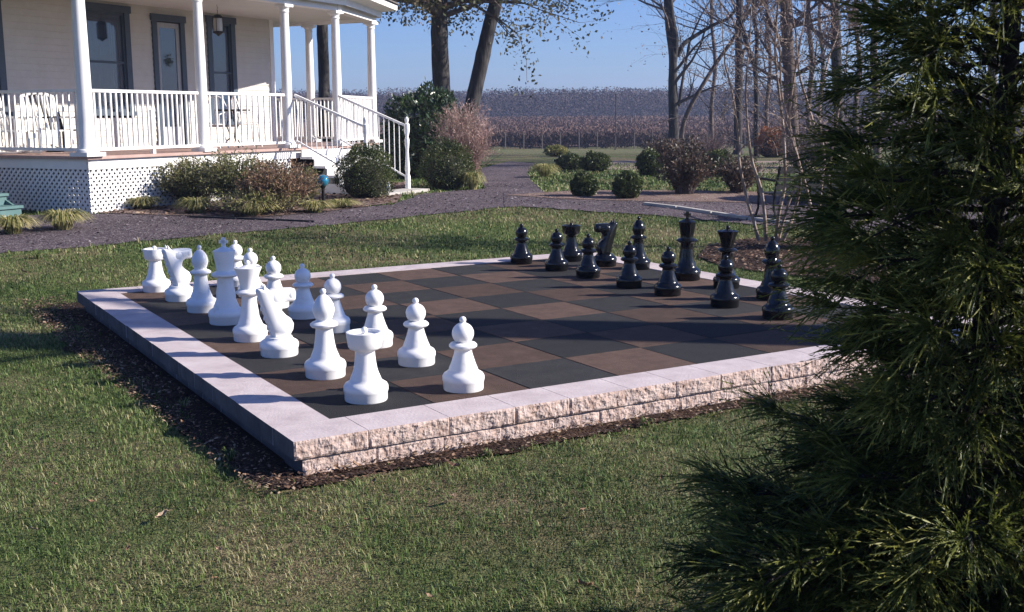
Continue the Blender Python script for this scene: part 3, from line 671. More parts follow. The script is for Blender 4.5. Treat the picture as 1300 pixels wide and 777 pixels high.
# porch ceiling
cp = [(-3.3, -.08), (6.44, -.08), (9.05, .83), (9.08, 5.4), (WX, 5.4), (WX, WY), (-3.3, WY)]
mb = MB(); mb.prism(cp, BZ + .06, BZ + .085); mb.build('porch_ceiling', MT['ceil'], house)
eave = [(-3.6, -.55), (6.55, -.55), (9.48, .50), (9.60, 5.6)]; ein = [(-3.6, WY), (WX, WY), (WX, WY), (WX, 5.6)]
crown = [(-3.6, -.25), (6.48, -.25), (9.20, .74), (9.25, 5.6)]
mb = MB()
for k in range(3):
    a, b = eave[k], eave[k + 1]; c, d = crown[k], crown[k + 1]; e, f = beam[0], beam[1]
    # soffit, crown board, fascia
    mb.add([(*a, BZ + .27), (*b, BZ + .27), (*d, BZ + .22), (*c, BZ + .22)], [(0, 1, 2, 3)])
    mb.add([(*c, BZ + .22), (*d, BZ + .22), (*d, BZ + .10), (*c, BZ + .10)], [(0, 1, 2, 3)])
    mb.add([(*a, BZ + .27), (*b, BZ + .27), (*b, BZ + .39), (*a, BZ + .39)], [(0, 1, 2, 3)])
mb.build('eave_trim', MT['hwhite'], house)
mb = MB(); rp = off(eave, 0)
ev2 = [(-3.6, -.60), (6.57, -.60), (9.53, .47), (9.65, 5.6)]
for k in range(3):
    a, b = ev2[k], ev2[k + 1]; c, d = ein[k], ein[k + 1]; n = 9
    for i in range(n):      # shingle courses, each butt 12 mm proud
        t0, t1 = i / n, (i + 1) / n; z0, z1 = BZ + .395 + .95 * t0, BZ + .395 + .95 * t1
        P = [Vector(a).lerp(Vector(c), t0), Vector(b).lerp(Vector(d), t0), Vector(b).lerp(Vector(d), t1), Vector(a).lerp(Vector(c), t1)]
        V = [(P[0].x, P[0].y, z0 + .03), (P[1].x, P[1].y, z0 + .03), (P[2].x, P[2].y, z1 + .012), (P[3].x, P[3].y, z1 + .012), (P[0].x, P[0].y, z0), (P[1].x, P[1].y, z0)]
        mb.add(V, [(0, 1, 2, 3), (4, 5, 1, 0)])
mb.build('porch_roof', MT['shingle'], house)
# walls with lap siding, openings left by building around them
def siding(mb, a, b, z0, z1, holes=()):
    a = Vector(a); b = Vector(b); t = (b - a).normalized(); L_ = (b - a).length; n = Vector((t.y, -t.x)); z = z0; hgt_ = .115
    while z < z1 - .01:
        zt = min(z + hgt_, z1); spans = [(0, L_)]
        for h0, h1, q0, q1 in holes:
            if zt > q0 + .001 and z < q1 - .001:
                ns = []
                for s0, s1 in spans:
                    if h1 <= s0 or h0 >= s1: ns.append((s0, s1)); continue
                    if h0 > s0: ns.append((s0, h0))
                    if h1 < s1: ns.append((h1, s1))
                spans = ns
        for s0, s1 in spans:
            p = a + t * s0; q = a + t * s1
            def P(r, o_, zz): return (r.x + n.x * o_, r.y + n.y * o_, zz)
            mb.add([P(p, .020, z), P(q, .020, z), P(q, .006, zt), P(p, .006, zt), P(p, .004, z), P(q, .004, z), P(p, -.05, z), P(q, -.05, z), P(q, -.05, zt), P(p, -.05, zt)],
                   [(0, 1, 2, 3), (4, 5, 1, 0), (6, 9, 8, 7), (0, 3, 9, 6), (1, 7, 8, 2)])
        z = zt
OP = [(-.30, .98, 1.55, 3.38, 'w'), (2.65, 3.82, 1.55, 3.38, 'w'), (4.40, 5.28, DZ + .01, 3.30, 'd'), (5.94, 6.79, 1.35, 3.38, 'w')]
mb = MB(); siding(mb, (-3.3, WY), (WX, WY), DZ, 8.5, [(x0 + 3.3, x1 + 3.3, z0, z1) for x0, x1, z0, z1, _ in OP]); siding(mb, (WX, WY), (WX, 9), 0, 8.5)
mb.build('wall', MT['siding'], house)
mb = MB(); mb.box(WX - .10, WX + .028, WY - .03, WY + .10, DZ, 8.5); mb.build('corner_board', MT['hwhite'], house)
for x0, x1, z0, z1, k in OP:
    fr = MB(); y0, y1 = WY - .05, WY + .06; tw = .13 if k == 'w' else .12
    fr.box(x0, x0 + tw, y0, y1, z0, z1); fr.box(x1 - tw, x1, y0, y1, z0, z1); fr.box(x0 - .03, x1 + .03, y0 - .015, y1, z1 - .002, z1 + .13)
    if k == 'w': fr.box(x0 - .04, x1 + .04, y0 - .04, y1, z0 - .07, z0)
    f = fr.build('window' if k == 'w' else 'door', MT['shutter'], house)
    a, b = x0 + tw, x1 - tw
    pn = MB(); pn.box(a + .001, b - .001, WY + .014, WY + .018, z0 + (.05 if k == 'w' else .35), z1 - .04); pn.build('pane', MT['glass'], f)
    sh = MB(); zm = (z0 + z1) / 2; fc = MT['curtain'] if False else MT['hwhite']
    if k == 'w':
        sh.box(a, b, WY - .012, WY + .013, zm - .02, zm + .02); sh.box(a, a + .035, WY - .012, WY + .013, z0 + .04, z1 - .041); sh.box(b - .035, b, WY - .012, WY + .013, z0 + .04, z1 - .041); sh.box(a, b, WY - .012, WY + .012, z0, z0 + .05); sh.box(a, b, WY - .012, WY + .012, z1 - .045, z1 - .002)
        sh.build('sash', MT['shutter'], f)
        cu = MB(); n = 14
        for q, (c0, c1) in enumerate(((a + .04, a + .04 + (b - a) * .36), (b - .04 - (b - a) * .30, b - .04))):
            V = []
            for i in range(n + 1): xx = c0 + (c1 - c0) * i / n; yy = WY + .058 + .006 * math.sin(i * 2.1); V += [(xx, yy - .006, z0 + .06), (xx, yy - .006, z1 - .05)]
            cu.add(V, [(2 * i, 2 * i + 2, 2 * i + 3, 2 * i + 1) for i in range(n)])
        if x0 < 5: cu.build('curtain', MT['curtain'], f, smooth=True)
    else:
        sh.box(a, a + .09, WY - .01, WY + .05, z0, z1 - .02); sh.box(b - .09, b, WY + .0, WY + .05, z0, z1 - .02); sh.box(a + .09, b - .09, WY, WY + .05, z0, z0 + .38); sh.box(a + .09, b - .09, WY, WY + .05, z1 - .12, z1 - .02)
        sh.build('door_panel', MT['curtain'], f)
        hn = MB(); hn.sphere((b - .05, WY - .03, DZ + 1.0), .028); hn.tube([(b - .05, WY - .03, DZ + 1.0), (b - .05, WY - .012, DZ + 1.0)], .01, 8); hn.build('handle', MT['metal'], f)
        wr = MB()
        cx, cz = (a + b) / 2, z1 - .75
        for i in range(60):
            an = random.random() * 6.28; rr = .075 + random.uniform(-.05, .05); p = Vector((cx + rr * math.cos(an), WY - .012, cz + rr * math.sin(an)))
            q = p + Vector((random.uniform(-.04, .04), random.uniform(-.03, 0), random.uniform(-.04, .04))); wr.tube([p, q], [.008, .002], 4)
        tag(wr.build('door_wreath', MT['boxleaf'], None, rnd=.6), 'small dark green wreath on the glass of the porch door', 'wreath').matrix_world = HM
# railings
def railing(a, b, name='railing', zb=DZ, sp=.105, bw=.026, mid=True, foot=.10):
    a = Vector(a); b = Vector(b); mb = MB(); L_ = (b - a).length; zt = RZ_
    mb.bar((a.x, a.y, zt - .02), (b.x, b.y, zt - .02), .06, .045); mb.bar((a.x, a.y, zb + foot), (b.x, b.y, zb + foot), .045, .045)
    n = int(L_ / sp)
    for i in range(n):
        p = a.lerp(b, (i + .5) / n); mb.box(p.x - bw / 2, p.x + bw / 2, p.y - bw / 2, p.y + bw / 2, zb + foot + .023, zt - .043)
    if mid:
        p = a.lerp(b, .53); mb.box(p.x - .028, p.x + .028, p.y - .034, p.y + .034, zb, zt - .30)
    return mb.build(name, MT['hwhite'], house)
railing((0, WY), (0, .13), sp=.13, bw=.022, mid=False); railing((.13, 0), (2.42, 0)); railing((2.64, 0), (4.72, 0), sp=.155, bw=.024, mid=False)
railing((C4[0] + .1, .035), (C5[0] - .1, C5[1] - .035), mid=False); railing((C5[0], C5[1] + .11), (C6[0], C6[1] - .11), mid=False); railing((C6[0], C6[1] + .11), (C7[0], C7[1] - .11), mid=False)
# steps with rails
mb = MB(); n = 5
for i in range(n):
    z = DZ - .17 * (i + 1); mb.box(4.98, 6.28, -.14 - .29 * (i + 1), -.14 - .29 * i - .001, z - .045, z); mb.box(5.0, 6.26, -.14 - .29 * i - .03, -.14 - .29 * i - .005, z + .001 - 0.0, z + .124)
mb.box(4.94, 4.979, -1.5, -.13, .0, .20); mb.build('steps', MT['hwhite'], house)
mb = MB(); mb.box(5.0, 6.45, -2.1, -1.62, -.02, .06); mb.build('landing_step', MT['concrete'], house)
for x in (4.93, 6.33):
    mb = MB(); top = [(x, -.10, RZ_ - .02), (x, -1.62, 1.28)]; bot = [(x, -.10, DZ + .13), (x, -1.62, .30)]
    mb.bar(*top, .045, .04); mb.bar(*bot, .03, .03)
    for i in range(1, 13):
        k = i / 13; p = Vector(top[0]).lerp(Vector(top[1]), k); q = Vector(bot[0]).lerp(Vector(bot[1]), k); mid_ = p.lerp(q, .5) + Vector((0, -.0, 0)); mb.tube([p, p.lerp(q, .3), p.lerp(q, .6), q], [.010, .010, .010, .010], 6)
    mb.tube([(x, -.12, RZ_ - .03), (x, -.16, 1.55), (x, -.13, 1.25), (x, -.12, 1.0)], .013, 6)
    o = mb.build('stair_railing', MT['hwhite'], house)
    mb = MB(); y = -1.68; mb.lathe([(.055, .0), (.055, .30), (.035, .34), (.05, .42), (.038, .60), (.028, .78), (.042, .90), (.048, 1.0), (.030, 1.06), (.055, 1.16), (.055, 1.30), (.035, 1.31), (.028, 1.33), (.042, 1.37), (.035, 1.41), (.006, 1.44)], 14, (x, y, 0)); mb.build('newel_post', MT['hwhite'], house, smooth=True)
# upper storey stub roof keeps the real sun off nothing visible; the house body behind the wall
mb = MB(); mb.box(-3.3, WX - .06, WY + .07, 9, 0, 8.45); mb.build('inner_wall', MT['dark'], house)
mb = MB(); mb.add([(-3.8, WY - .5, 8.3), (WX + .5, WY - .5, 8.3), (WX + .5, 9.4, 8.3), (-3.8, 9.4, 8.3), (-1, 5.6, 10.6), (WX - 2.5, 5.6, 10.6)], [(0, 1, 5, 4), (1, 2, 5), (2, 3, 4, 5), (3, 0, 4), (3, 2, 1, 0)]); mb.build('roof', MT['shingle'], house)
# hanging lantern
def hobj(mb, name, m, par, **k): return mb.build(name, m, par, **k)
L0 = hw(4.61, 1.4, BZ + .06); lan = empty('porch_lantern', L0, HA, 'pale glass lantern hanging on a chain from the porch ceiling', 'lantern')
mb = MB()
for i in range(5):
    z = -.02 - i * .035; mb.tube([(0, 0, z), (.008 * (1 if i % 2 else -1), 0, z - .018), (0, 0, z - .036)], .005, 5)
mb.lathe([(.02, -.20), (.06, -.21), (.10, -.25), (.105, -.265)], 8); mb.lathe([(.095, -.54), (.105, -.52), (.10, -.51)], 8); mb.lathe([(.01, -.60), (.03, -.58), (.09, -.541)], 8)
for i in range(4):
    a = i * math.pi / 2 + .4; mb.tube([(.098 * math.cos(a), .098 * math.sin(a), -.26), (.098 * math.cos(a), .098 * math.sin(a), -.52)], .006, 5)
mb.build('lantern_frame', MT['metal'], lan)
mb = MB(); mb.lathe([(.085, -.51), (.09, -.39), (.085, -.27)], 12); mb.build('glass', MT['lampglass'], lan, smooth=True)
# porch furniture
def rocker(x, y, rz, label, kind='rocking_chair', m='hwhite'):
    p = hw(x, y, DZ); r = empty(kind, p, HA + rz, label, 'chair', 'chairs on the porch'); W = .27
    mb = MB(); mb.box(-W, W, -.24, .22, .40, .425); mb.build('seat', MT[m], r)
    mb = MB()
    for i in range(7):
        xx = -W + .04 + i * (2 * W - .08) / 6; mb.tube([(xx, .22, .42), (xx, .27, .70), (xx * 1.05, .36, 1.05 - .12 * abs(xx))], [.014, .016, .014], 6)
    mb.tube([(-W, .35, 1.02), (-W * .5, .37, 1.07), (0, .375, 1.09), (W * .5, .37, 1.07), (W, .35, 1.02)], .028, 6); mb.build('backrest', MT[m], r)
    for s in (-1, 1):
        a = MB(); a.bar((s * W, .30, .64), (s * W, -.26, .66), .07, .025); a.build('armrest', MT[m], r)
        for yy, zz in ((-.22, .65), (.22, 1.03)):
            l = MB(); l.tube([(s * W, yy, .05), (s * W, yy, .42), (s * W, yy + (.13 if yy > 0 else 0), zz)], .02, 6); l.build('leg', MT[m], r)
        k = MB(); k.tube([(s * W, -.45, .09), (s * W, -.2, .035), (s * W, .1, .03), (s * W, .35, .07), (s * W, .5, .12)], .02, 6); k.build('rocker', MT[m], r)
    r.scale = (1, 1, .9); return r
rocker(.70, 1.6, R(-15), 'white rocking chair behind the shaded railing, nearer to the porch corner')
rocker(.35, 2.05, R(20), 'white rocking chair close to the house wall at the left edge of the photo')
rocker(1.2, 1.9, R(5), 'dark rocking chair between the corner column and the white rocking chairs', m='metal')
def wirechair(x, y, rz, label):
    p = hw(x, y, DZ); r = empty('wire_chair', p, HA + rz, label, 'chair', 'chairs on the porch')
    mb = MB(); mb.lathe([(.20, .43), (.21, .44), (.20, .45)], 20); mb.build('seat', MT['hwhite'], r)
    mb = MB(); mb.tube([(-.2, .14, .44), (-.21, .22, .75), (-.12, .25, .92), (0, .26, .97), (.12, .25, .92), (.21, .22, .75), (.2, .14, .44)], .015, 6)
    for xx in (-.12, -.04, .04, .12): mb.tube([(xx, .19, .45), (xx * 1.1, .24, .7), (xx, .255, .93)], .010, 5)
    mb.tube([(-.2, .2, .66), (-.24, 0, .66), (-.2, -.16, .62), (-.19, -.16, .44)], .012, 5); mb.tube([(.2, .2, .66), (.24, 0, .66), (.2, -.16, .62), (.19, -.16, .44)], .012, 5); mb.build('backrest', MT['hwhite'], r)
    for sx in (-1, 1):
        for sy in (-1, 1):
            l = MB(); l.tube([(sx * .15, sy * .15, .44), (sx * .17, sy * .17, .2), (sx * .22, sy * .21, .0)], .013, 6); l.build('leg', MT['hwhite'], r)
wirechair(4.1, 1.2, R(-70), 'white wire chair left of the small iron table under the lantern')
wirechair(5.2, 1.3, R(60), 'white wire chair right of the small iron table on the porch')
p = hw(4.62, 1.15, DZ); tb = empty('bistro_table', p, HA, 'small dark iron table between two white wire chairs on the porch', 'table')
mb = MB(); mb.lathe([(.32, .69), (.33, .70), (.33, .715), (.32, .72)], 28); mb.build('tabletop', MT['metal'], tb)
for i in range(3):
    a = i * 2.094; l = MB(); l.tube([(.05 * math.cos(a), .05 * math.sin(a), .69), (.12 * math.cos(a), .12 * math.sin(a), .4), (.05 * math.cos(a), .05 * math.sin(a), .2), (.26 * math.cos(a), .26 * math.sin(a), 0)], .014, 6); l.build('leg', MT['metal'], tb)
# teal side steps at the left edge of the picture
p = gnd(31, 275); st = empty('garden_steps', (p.x, p.y, gz(p.x, p.y)), HA, 'teal painted wooden steps at the left edge beside the lattice', 'steps')
for k in range(4):
    mb = MB(); mb.box(-.85, .0, .0 + .30 * k, .0 + .30 * (k + 1) + .03, .17 * (k + 1) - .04, .17 * (k + 1)); mb.build('tread', MT['teal'], st)
    mb = MB(); mb.box(-.83, -.02, .03 + .30 * k, .0 + .30 * k + .05, .17 * k + .001, .17 * (k + 1) - .042); mb.build('riser', MT['teal'], st)
mb = MB(); mb.add([(-.015, .06, 0), (-.015, 1.2, 0), (-.015, 1.2, .63), (-.015, .06, .12), (-.05, .06, 0), (-.05, 1.2, 0), (-.05, 1.2, .63), (-.05, .06, .12)], [(0, 1, 2, 3), (7, 6, 5, 4), (0, 4, 5, 1), (1, 5, 6, 2), (2, 6, 7, 3), (3, 7, 4, 0)]); mb.build('stringer', MT['teal'], st)
# ------------------------------------------------------------------ plants
def blob_pts(n, rx, ry, rz, seed, lump=.18, shell=.35):
    """points in the outer shell of a lumpy ellipsoid standing on z=0, with outward directions"""
    g_ = np.random.default_rng(seed); D = unit(g_.standard_normal((n, 3))); D[:, 2] = np.where(D[:, 2] < -.75, -D[:, 2], D[:, 2])
    r = 1 + lump * np.array([noise.noise(Vector(d * 2.3) + Vector((seed, 0, 0))) + .6 * noise.noise(Vector(d * 5.5) + Vector((0, seed, 0))) for d in D])
    r *= 1 - shell * g_.random(n) ** 1.6
    P = D * r[:, None] * np.array([rx, ry, rz]); P[:, 2] += rz * .86; P[:, 2] = np.abs(P[:, 2]); return P, D, g_
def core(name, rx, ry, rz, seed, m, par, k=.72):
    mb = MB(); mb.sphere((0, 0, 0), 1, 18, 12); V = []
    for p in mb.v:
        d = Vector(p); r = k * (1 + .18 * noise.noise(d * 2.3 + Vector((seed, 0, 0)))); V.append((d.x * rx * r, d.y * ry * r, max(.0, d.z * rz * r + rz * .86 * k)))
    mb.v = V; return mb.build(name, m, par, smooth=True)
def shrub(name, u, v, wpx, hpx, n, leaf, m, label, cat='shrub', seed=1, lump=.2, dz=0, asp=.42, cm='wcore', group=None, ry=1.0, shell=.35, upw=.3, twigs=0):
    p = gnd(u, v); d = depth_of(p); s = d / F; rx = wpx * s / 2 * .93; hz = hpx * s / 1.86 * .95
    root = empty(name, (p.x + FW[0] * rx * .75, p.y + FW[1] * rx * .75, 0), 0, label, cat, group); root.location.z = gz(root.location.x, root.location.y)
    P, D, g_ = blob_pts(n, rx, rx * ry, hz, seed, lump, shell)
    A = unit(D * .55 + g_.standard_normal((n, 3)) * .6 + np.array([0, 0, upw])); W = unit(np.cross(A, g_.standard_normal((n, 3)))); sz = leaf * (.6 + .8 * g_.random(n))
    lump_c = np.array([noise.noise(Vector(q) * 3.5) for q in P])
    rhomb_obj('foliage', P, A * (sz / 2)[:, None], W * (sz * asp / 2)[:, None], MT[m], root, rnd=np.clip(g_.random(n) * .55 + .22 + .4 * lump_c, 0, 1))
    core('twigs', rx, rx * ry, hz, seed, MT[cm], root)
    if twigs:
        mb = MB()
        for i in range(twigs):
            a = random.random() * 6.28; el = random.uniform(.5, 1.4); dv = Vector((math.cos(a) * math.cos(el) * rx, math.sin(a) * math.cos(el) * rx, hz * 1.86 * math.sin(el))) * random.uniform(.85, 1.12)
            b = dv * .45 + Vector((random.uniform(-.05, .05), random.uniform(-.05, .05), .02)); mb.tube([b, dv * .8, dv], [.006, .004, .002], 4)
        mb.build('stem', MT['twig'], root)
    return root
def straps(name, u, v, wpx, hpx, n, label, m='daylily', seed=3, wd=.02, cat='plant', group=None, flop=.8):
    p = gnd(u, v); s = depth_of(p) / F; r = wpx * s / 2; h = hpx * s; g_ = np.random.default_rng(seed)
    root_xy = Vector((p.x + FW[0] * r * .6, p.y + FW[1] * r * .6, 0)); root_xy.z = gz(root_xy.x, root_xy.y)
    az = g_.random(n) * 6.283; reach = r * (.35 + .65 * g_.random(n)); hh = h * (.6 + .5 * g_.random(n)); K = 6
    dv = np.stack([np.cos(az), np.sin(az), 0 * az], -1); wv = np.stack([-np.sin(az), np.cos(az), 0 * az], -1); b0 = dv * (r * .25 * g_.random(n))[:, None]
    V = np.empty((n, K, 2, 3)); 
    for k in range(K):
        t = k / (K - 1); z = hh * (np.sin(t * math.pi * .78) * 1.02 - .0) * (1 if t < 1 else 1); c = b0 + dv * (reach * t ** 1.1)[:, None]; c[:, 2] = np.maximum(z * (1 - flop * .25 * t), .004)
        w2 = wd / 2 * (1 - t * .85) * (1 + 0 * t)
        V[:, k, 0] = c - wv * w2; V[:, k, 1] = c + wv * w2
    b = np.arange(n)[:, None] * (2 * K); Fc = np.concatenate([b + [2 * k, 2 * k + 1, 2 * k + 3, 2 * k + 2] for k in range(K - 1)], 1).reshape(-1, 4)
    o = link(name, np_mesh(name, V.reshape(-1, 3), Fc, np.repeat(g_.random(n), 2 * K)), MT[m]); o.location = root_xy; tag(o, label, cat, group); return o

def loose(name, u, v, wpx, hpx, ns, per, leaf, m, label, seed=1, asp=.3, cat='shrub', lean=1.0, mstem='twig', upl=.3, jag=.5):
    """open shrub: many arching stems from one crown, leaves set along each"""
    p = gnd(u, v); s = depth_of(p) / F; rx = wpx * s / 2; hz = hpx * s; g_ = np.random.default_rng(seed)
    x, y = p.x + FW[0] * rx * .6, p.y + FW[1] * rx * .6; root = empty(name, (x, y, gz(x, y)), 0, label, cat)
    az = g_.random(ns) * 6.283; out = g_.random(ns) ** .6; hh = hz * (1 - jag * g_.random(ns)) * (1 - .35 * out ** 2.5); R_ = rx * out * lean
    dv = np.stack([np.cos(az), np.sin(az), 0 * az], -1); b0 = dv * (rx * .35 * g_.random(ns))[:, None]
    T = np.linspace(0, 1, 6); mb = MB(); C, A = [], []
    P = np.stack([b0 + dv * (R_ * t ** 1.4)[:, None] + np.array([0, 0, 1]) * (hh * np.sin(t * 1.45) / np.sin(1.45))[:, None] + g_.standard_normal((ns, 3)) * .02 * t for t in T], 1)
    for q in range(min(ns, 260)): mb.tube([tuple(a) for a in P[q]], [.007, .006, .005, .004, .003, .0015], 4, cap=False)
    mb.build('stem', MT[mstem], root)
    t = .18 + .82 * g_.random((ns, per)); k = np.minimum((t * 5).astype(int), 4); fr = (t * 5 - k)[..., None]; idx = np.arange(ns)[:, None]
    a, b = P[idx, k], P[idx, k + 1]; C = (a * (1 - fr) + b * fr).reshape(-1, 3); ax = unit((b - a).reshape(-1, 3)); n = len(C)
    A = unit(ax * .6 + g_.standard_normal((n, 3)) * .75 + np.array([0, 0, upl])); W = unit(np.cross(A, g_.standard_normal((n, 3)))); sz = leaf * (.5 + g_.random(n)); C = C + A * (sz * .6)[:, None]
    tone = np.repeat(g_.random(ns), per)
    rhomb_obj('foliage', C, A * (sz / 2)[:, None], W * (sz * asp / 2)[:, None], MT[m], root, rnd=np.clip(.55 * tone + .5 * g_.random(n) - .05, 0, 1)); return root
loose('porch_shrub', 240, 264, 92, 66, 420, 26, .045, 'mixleaf', 'dark green shrub nearest the sunlit lattice', seed=16, asp=.4)
loose('porch_shrub', 296, 268, 104, 78, 520, 26, .045, 'mixleaf', 'loose olive shrub in the middle of the porch bed', seed=17, asp=.36)
loose('porch_shrub', 348, 273, 96, 70, 520, 22, .055, 'redleaf', 'russet tinged shrub right of the middle of the porch bed', seed=18, asp=.25)
loose('porch_shrub', 384, 264, 46, 52, 340, 22, .045, 'mixleaf', 'small green shrub beside the round boxwood in the porch bed', seed=19, asp=.36)
loose('porch_shrub', 322, 276, 120, 36, 420, 14, .05, 'daylily', 'low straw coloured growth along the front of the porch bed', seed=24, asp=.2)
loose('dry_shrub', 590, 239, 76, 112, 800, 22, .06, 'pinkdry', 'tall pinkish brown dry shrub behind the round boxwood at the path bend', seed=13, asp=.16, upl=.8, mstem='pale_bark')
loose('bronze_shrub', 872, 249, 66, 74, 420, 16, .055, 'bronze', 'large bronze leaved shrub below the forked tree', seed=47, asp=.45, jag=.6)
loose('bronze_shrub', 940, 247, 56, 50, 300, 14, .055, 'bronze', 'twiggy bronze shrub behind the crape myrtle stems', seed=50, asp=.4, jag=.6)
loose('bronze_shrub', 845, 207, 52, 34, 200, 14, .08, 'bronze', 'brown shrub at the foot of the forked tree', seed=48, asp=.4)
loose('dry_bush', 905, 205, 60, 44, 260, 12, .06, 'pinkdry', 'dry twiggy bush between the forked tree and the straight bare trunk', seed=81, asp=.15, jag=.7)
loose('dry_bush', 1025, 215, 70, 50, 300, 14, .06, 'bronze', 'dry brown bush behind the bench, right of the thick reddish trunk', seed=82, asp=.3, jag=.6)
shrub('boxwood', 461, 254, 84, 72, 15000, .030, 'boxleaf', 'large clipped round boxwood in front of the porch stair railing', seed=11, asp=.5, lump=.22)
shrub('boxwood', 566, 242, 80, 66, 13000, .032, 'boxleaf', 'dark round boxwood right of the newel post, in front of the pink dry shrub', seed=12, asp=.5, lump=.24)
shrub('magnolia_shrub', 540, 228, 128, 120, 9000, .13, 'magleaf', 'tall glossy evergreen shrub behind the end of the porch', seed=14, asp=.32, lump=.28)
shrub('magnolia_shrub', 440, 215, 70, 70, 4000, .13, 'magleaf', 'evergreen shrub seen through the porch columns', seed=15, asp=.32, lump=.28)
shrub('lavender', 176, 262, 40, 34, 2500, .05, 'lav', 'small blue grey plant against the sunlit lattice', 'plant', seed=20, asp=.15, upw=1.2)
for i, (u, v, w_, h_, lab) in enumerate([(8, 300, 70, 25, 'yellowing clump of strap leaves at the left edge of the photo'), (72, 295, 76, 27, 'yellow green clump of strap leaves on the gravel near the shaded lattice'),
        (178, 268, 60, 18, 'low yellow green clump at the foot of the sunlit lattice'), (246, 273, 60, 22, 'strap leaved clump below the dark green porch shrub'), (318, 277, 80, 22, 'dry strap leaved clump below the olive porch shrub'), (398, 272, 56, 16, 'low straw coloured clump left of the round boxwood'),
        (600, 242, 36, 24, 'straw coloured clump at the foot of the dark round boxwood'), (692, 226, 44, 18, 'dry straw tuft at the bend of the gravel path'), (432, 266, 60, 12, 'low straw coloured clump in front of the round boxwood')]):
    straps('strap_leaf_clump', u, v, w_, h_, 420, lab, seed=30 + i, group='strap leaved clumps')
lab = ['small round boxwood left of the pair beside the gravel path', 'small round boxwood right of the pair beside the gravel path']
for i, (u, v, w_, h_) in enumerate([(742, 251, 38, 31), (798, 254, 41, 35)]): shrub('boxwood', u, v, w_, h_, 6000, .04, 'boxleaf', lab[i], seed=40 + i, asp=.5, lump=.22)
shrub('boxwood', 724, 217, 40, 22, 3000, .06, 'boxleaf', 'low dark hedge shrub beyond the lawn, left of its pair', seed=43, asp=.5, lump=.3); shrub('boxwood', 757, 219, 42, 26, 3000, .06, 'boxleaf', 'low dark hedge shrub beyond the lawn, right of its pair', seed=44, asp=.5, lump=.3)
shrub('golden_shrub', 706, 199, 32, 15, 1500, .09, 'daylily', 'small yellow green shrub behind the low dark hedge', seed=45, upw=.8)
shrub('boxwood', 826, 224, 36, 34, 3500, .06, 'boxleaf', 'dark shrub beside the pale path below the forked tree', seed=46, asp=.5, lump=.3)
shrub('boxwood', 914, 226, 44, 36, 3500, .06, 'boxleaf', 'dark green shrub right of the large bronze shrub', seed=49, asp=.5, lump=.3)
shrub('orange_shrub', 985, 200, 50, 40, 2200, .10, 'orange', 'orange brown shrub between the far trunks', seed=51, lump=.3, cm='rcore', twigs=20)
shrub('dark_evergreen', 1075, 262, 110, 84, 9000, .07, 'boxleaf', 'dark evergreen shrub behind the conifer, right of the bench', seed=52, lump=.3)
shrub('dark_evergreen', 1230, 262, 190, 90, 12000, .07, 'boxleaf', 'broad dark evergreen shrub seen through the conifer at the right edge', seed=53, lump=.3)
shrub('dark_evergreen', 1058, 318, 46, 76, 6000, .04, 'boxleaf', 'narrow dark evergreen shrub right of the crape myrtle', seed=54, lump=.3)

for i, (u, v, w_, h_, n_, lab) in enumerate([(290, 590, 34, 22, 34, 'green grass tuft growing in the dark gap beside the shaded wall'), (232, 520, 26, 14, 26, 'small grass tuft at the edge of the bare dirt left of the wall'), (96, 425, 22, 12, 26, 'small grass tuft beside the far end of the shaded wall'),
        (620, 583, 26, 13, 26, 'small grass tuft against the mulch below the front wall'), (45, 330, 26, 12, 60, 'dark green weed clump at the edge of the gravel, left of the board'), (820, 545, 26, 14, 26, 'small grass tuft near the right end of the front mulch strip')]):
    straps('grass_tuft', u, v, w_, h_, n_, lab, m='grass', seed=130 + i, wd=.006, cat='grass tuft', group='loose grass tufts', flop=.6)
# ---- bare trees
def grow(mb, p, d, L_, r, lev, maxlev, pr, tips):
    """one limb and its children"""
    n = 5; pts = [p.copy()]; rad = [r]; q = p.copy(); dd = d.copy()
    for i in range(n):
        dd = (dd + Vector((pr.uniform(-1, 1), pr.uniform(-1, 1), pr.uniform(-.6, .9))) * .17).normalized(); q = q + dd * L_ / n; pts.append(q.copy()); rad.append(r * (1 - .62 * (i + 1) / n))
    mb.tube(pts, rad, 7 if lev == 0 else (5 if lev < 2 else 3), cap=False)
    if lev >= maxlev: tips.append((q.copy(), dd.copy())); tips.append((pts[3].copy(), dd.copy())); return
    nb = pr.choice([3, 4, 4]) if lev < 2 else pr.choice([3, 4, 5])
    for k in range(nb):
        t = pr.uniform(.3, 1.0) if k else 1.0; i = min(n - 1, int(t * n)); b = pts[i].lerp(pts[i + 1], t * n - i) if i < n else pts[-1]
        ax = Vector((pr.uniform(-1, 1), pr.uniform(-1, 1), pr.uniform(-1, 1))).normalized(); nd = (dd + dd.cross(ax).normalized() * pr.uniform(.45, 1.0) + Vector((0, 0, .18))).normalized()
        grow(mb, b, nd, L_ * pr.uniform(.55, .78), max(.004, rad[min(i + 1, n)] * pr.uniform(.5, .75)), lev + 1, maxlev, pr, tips)
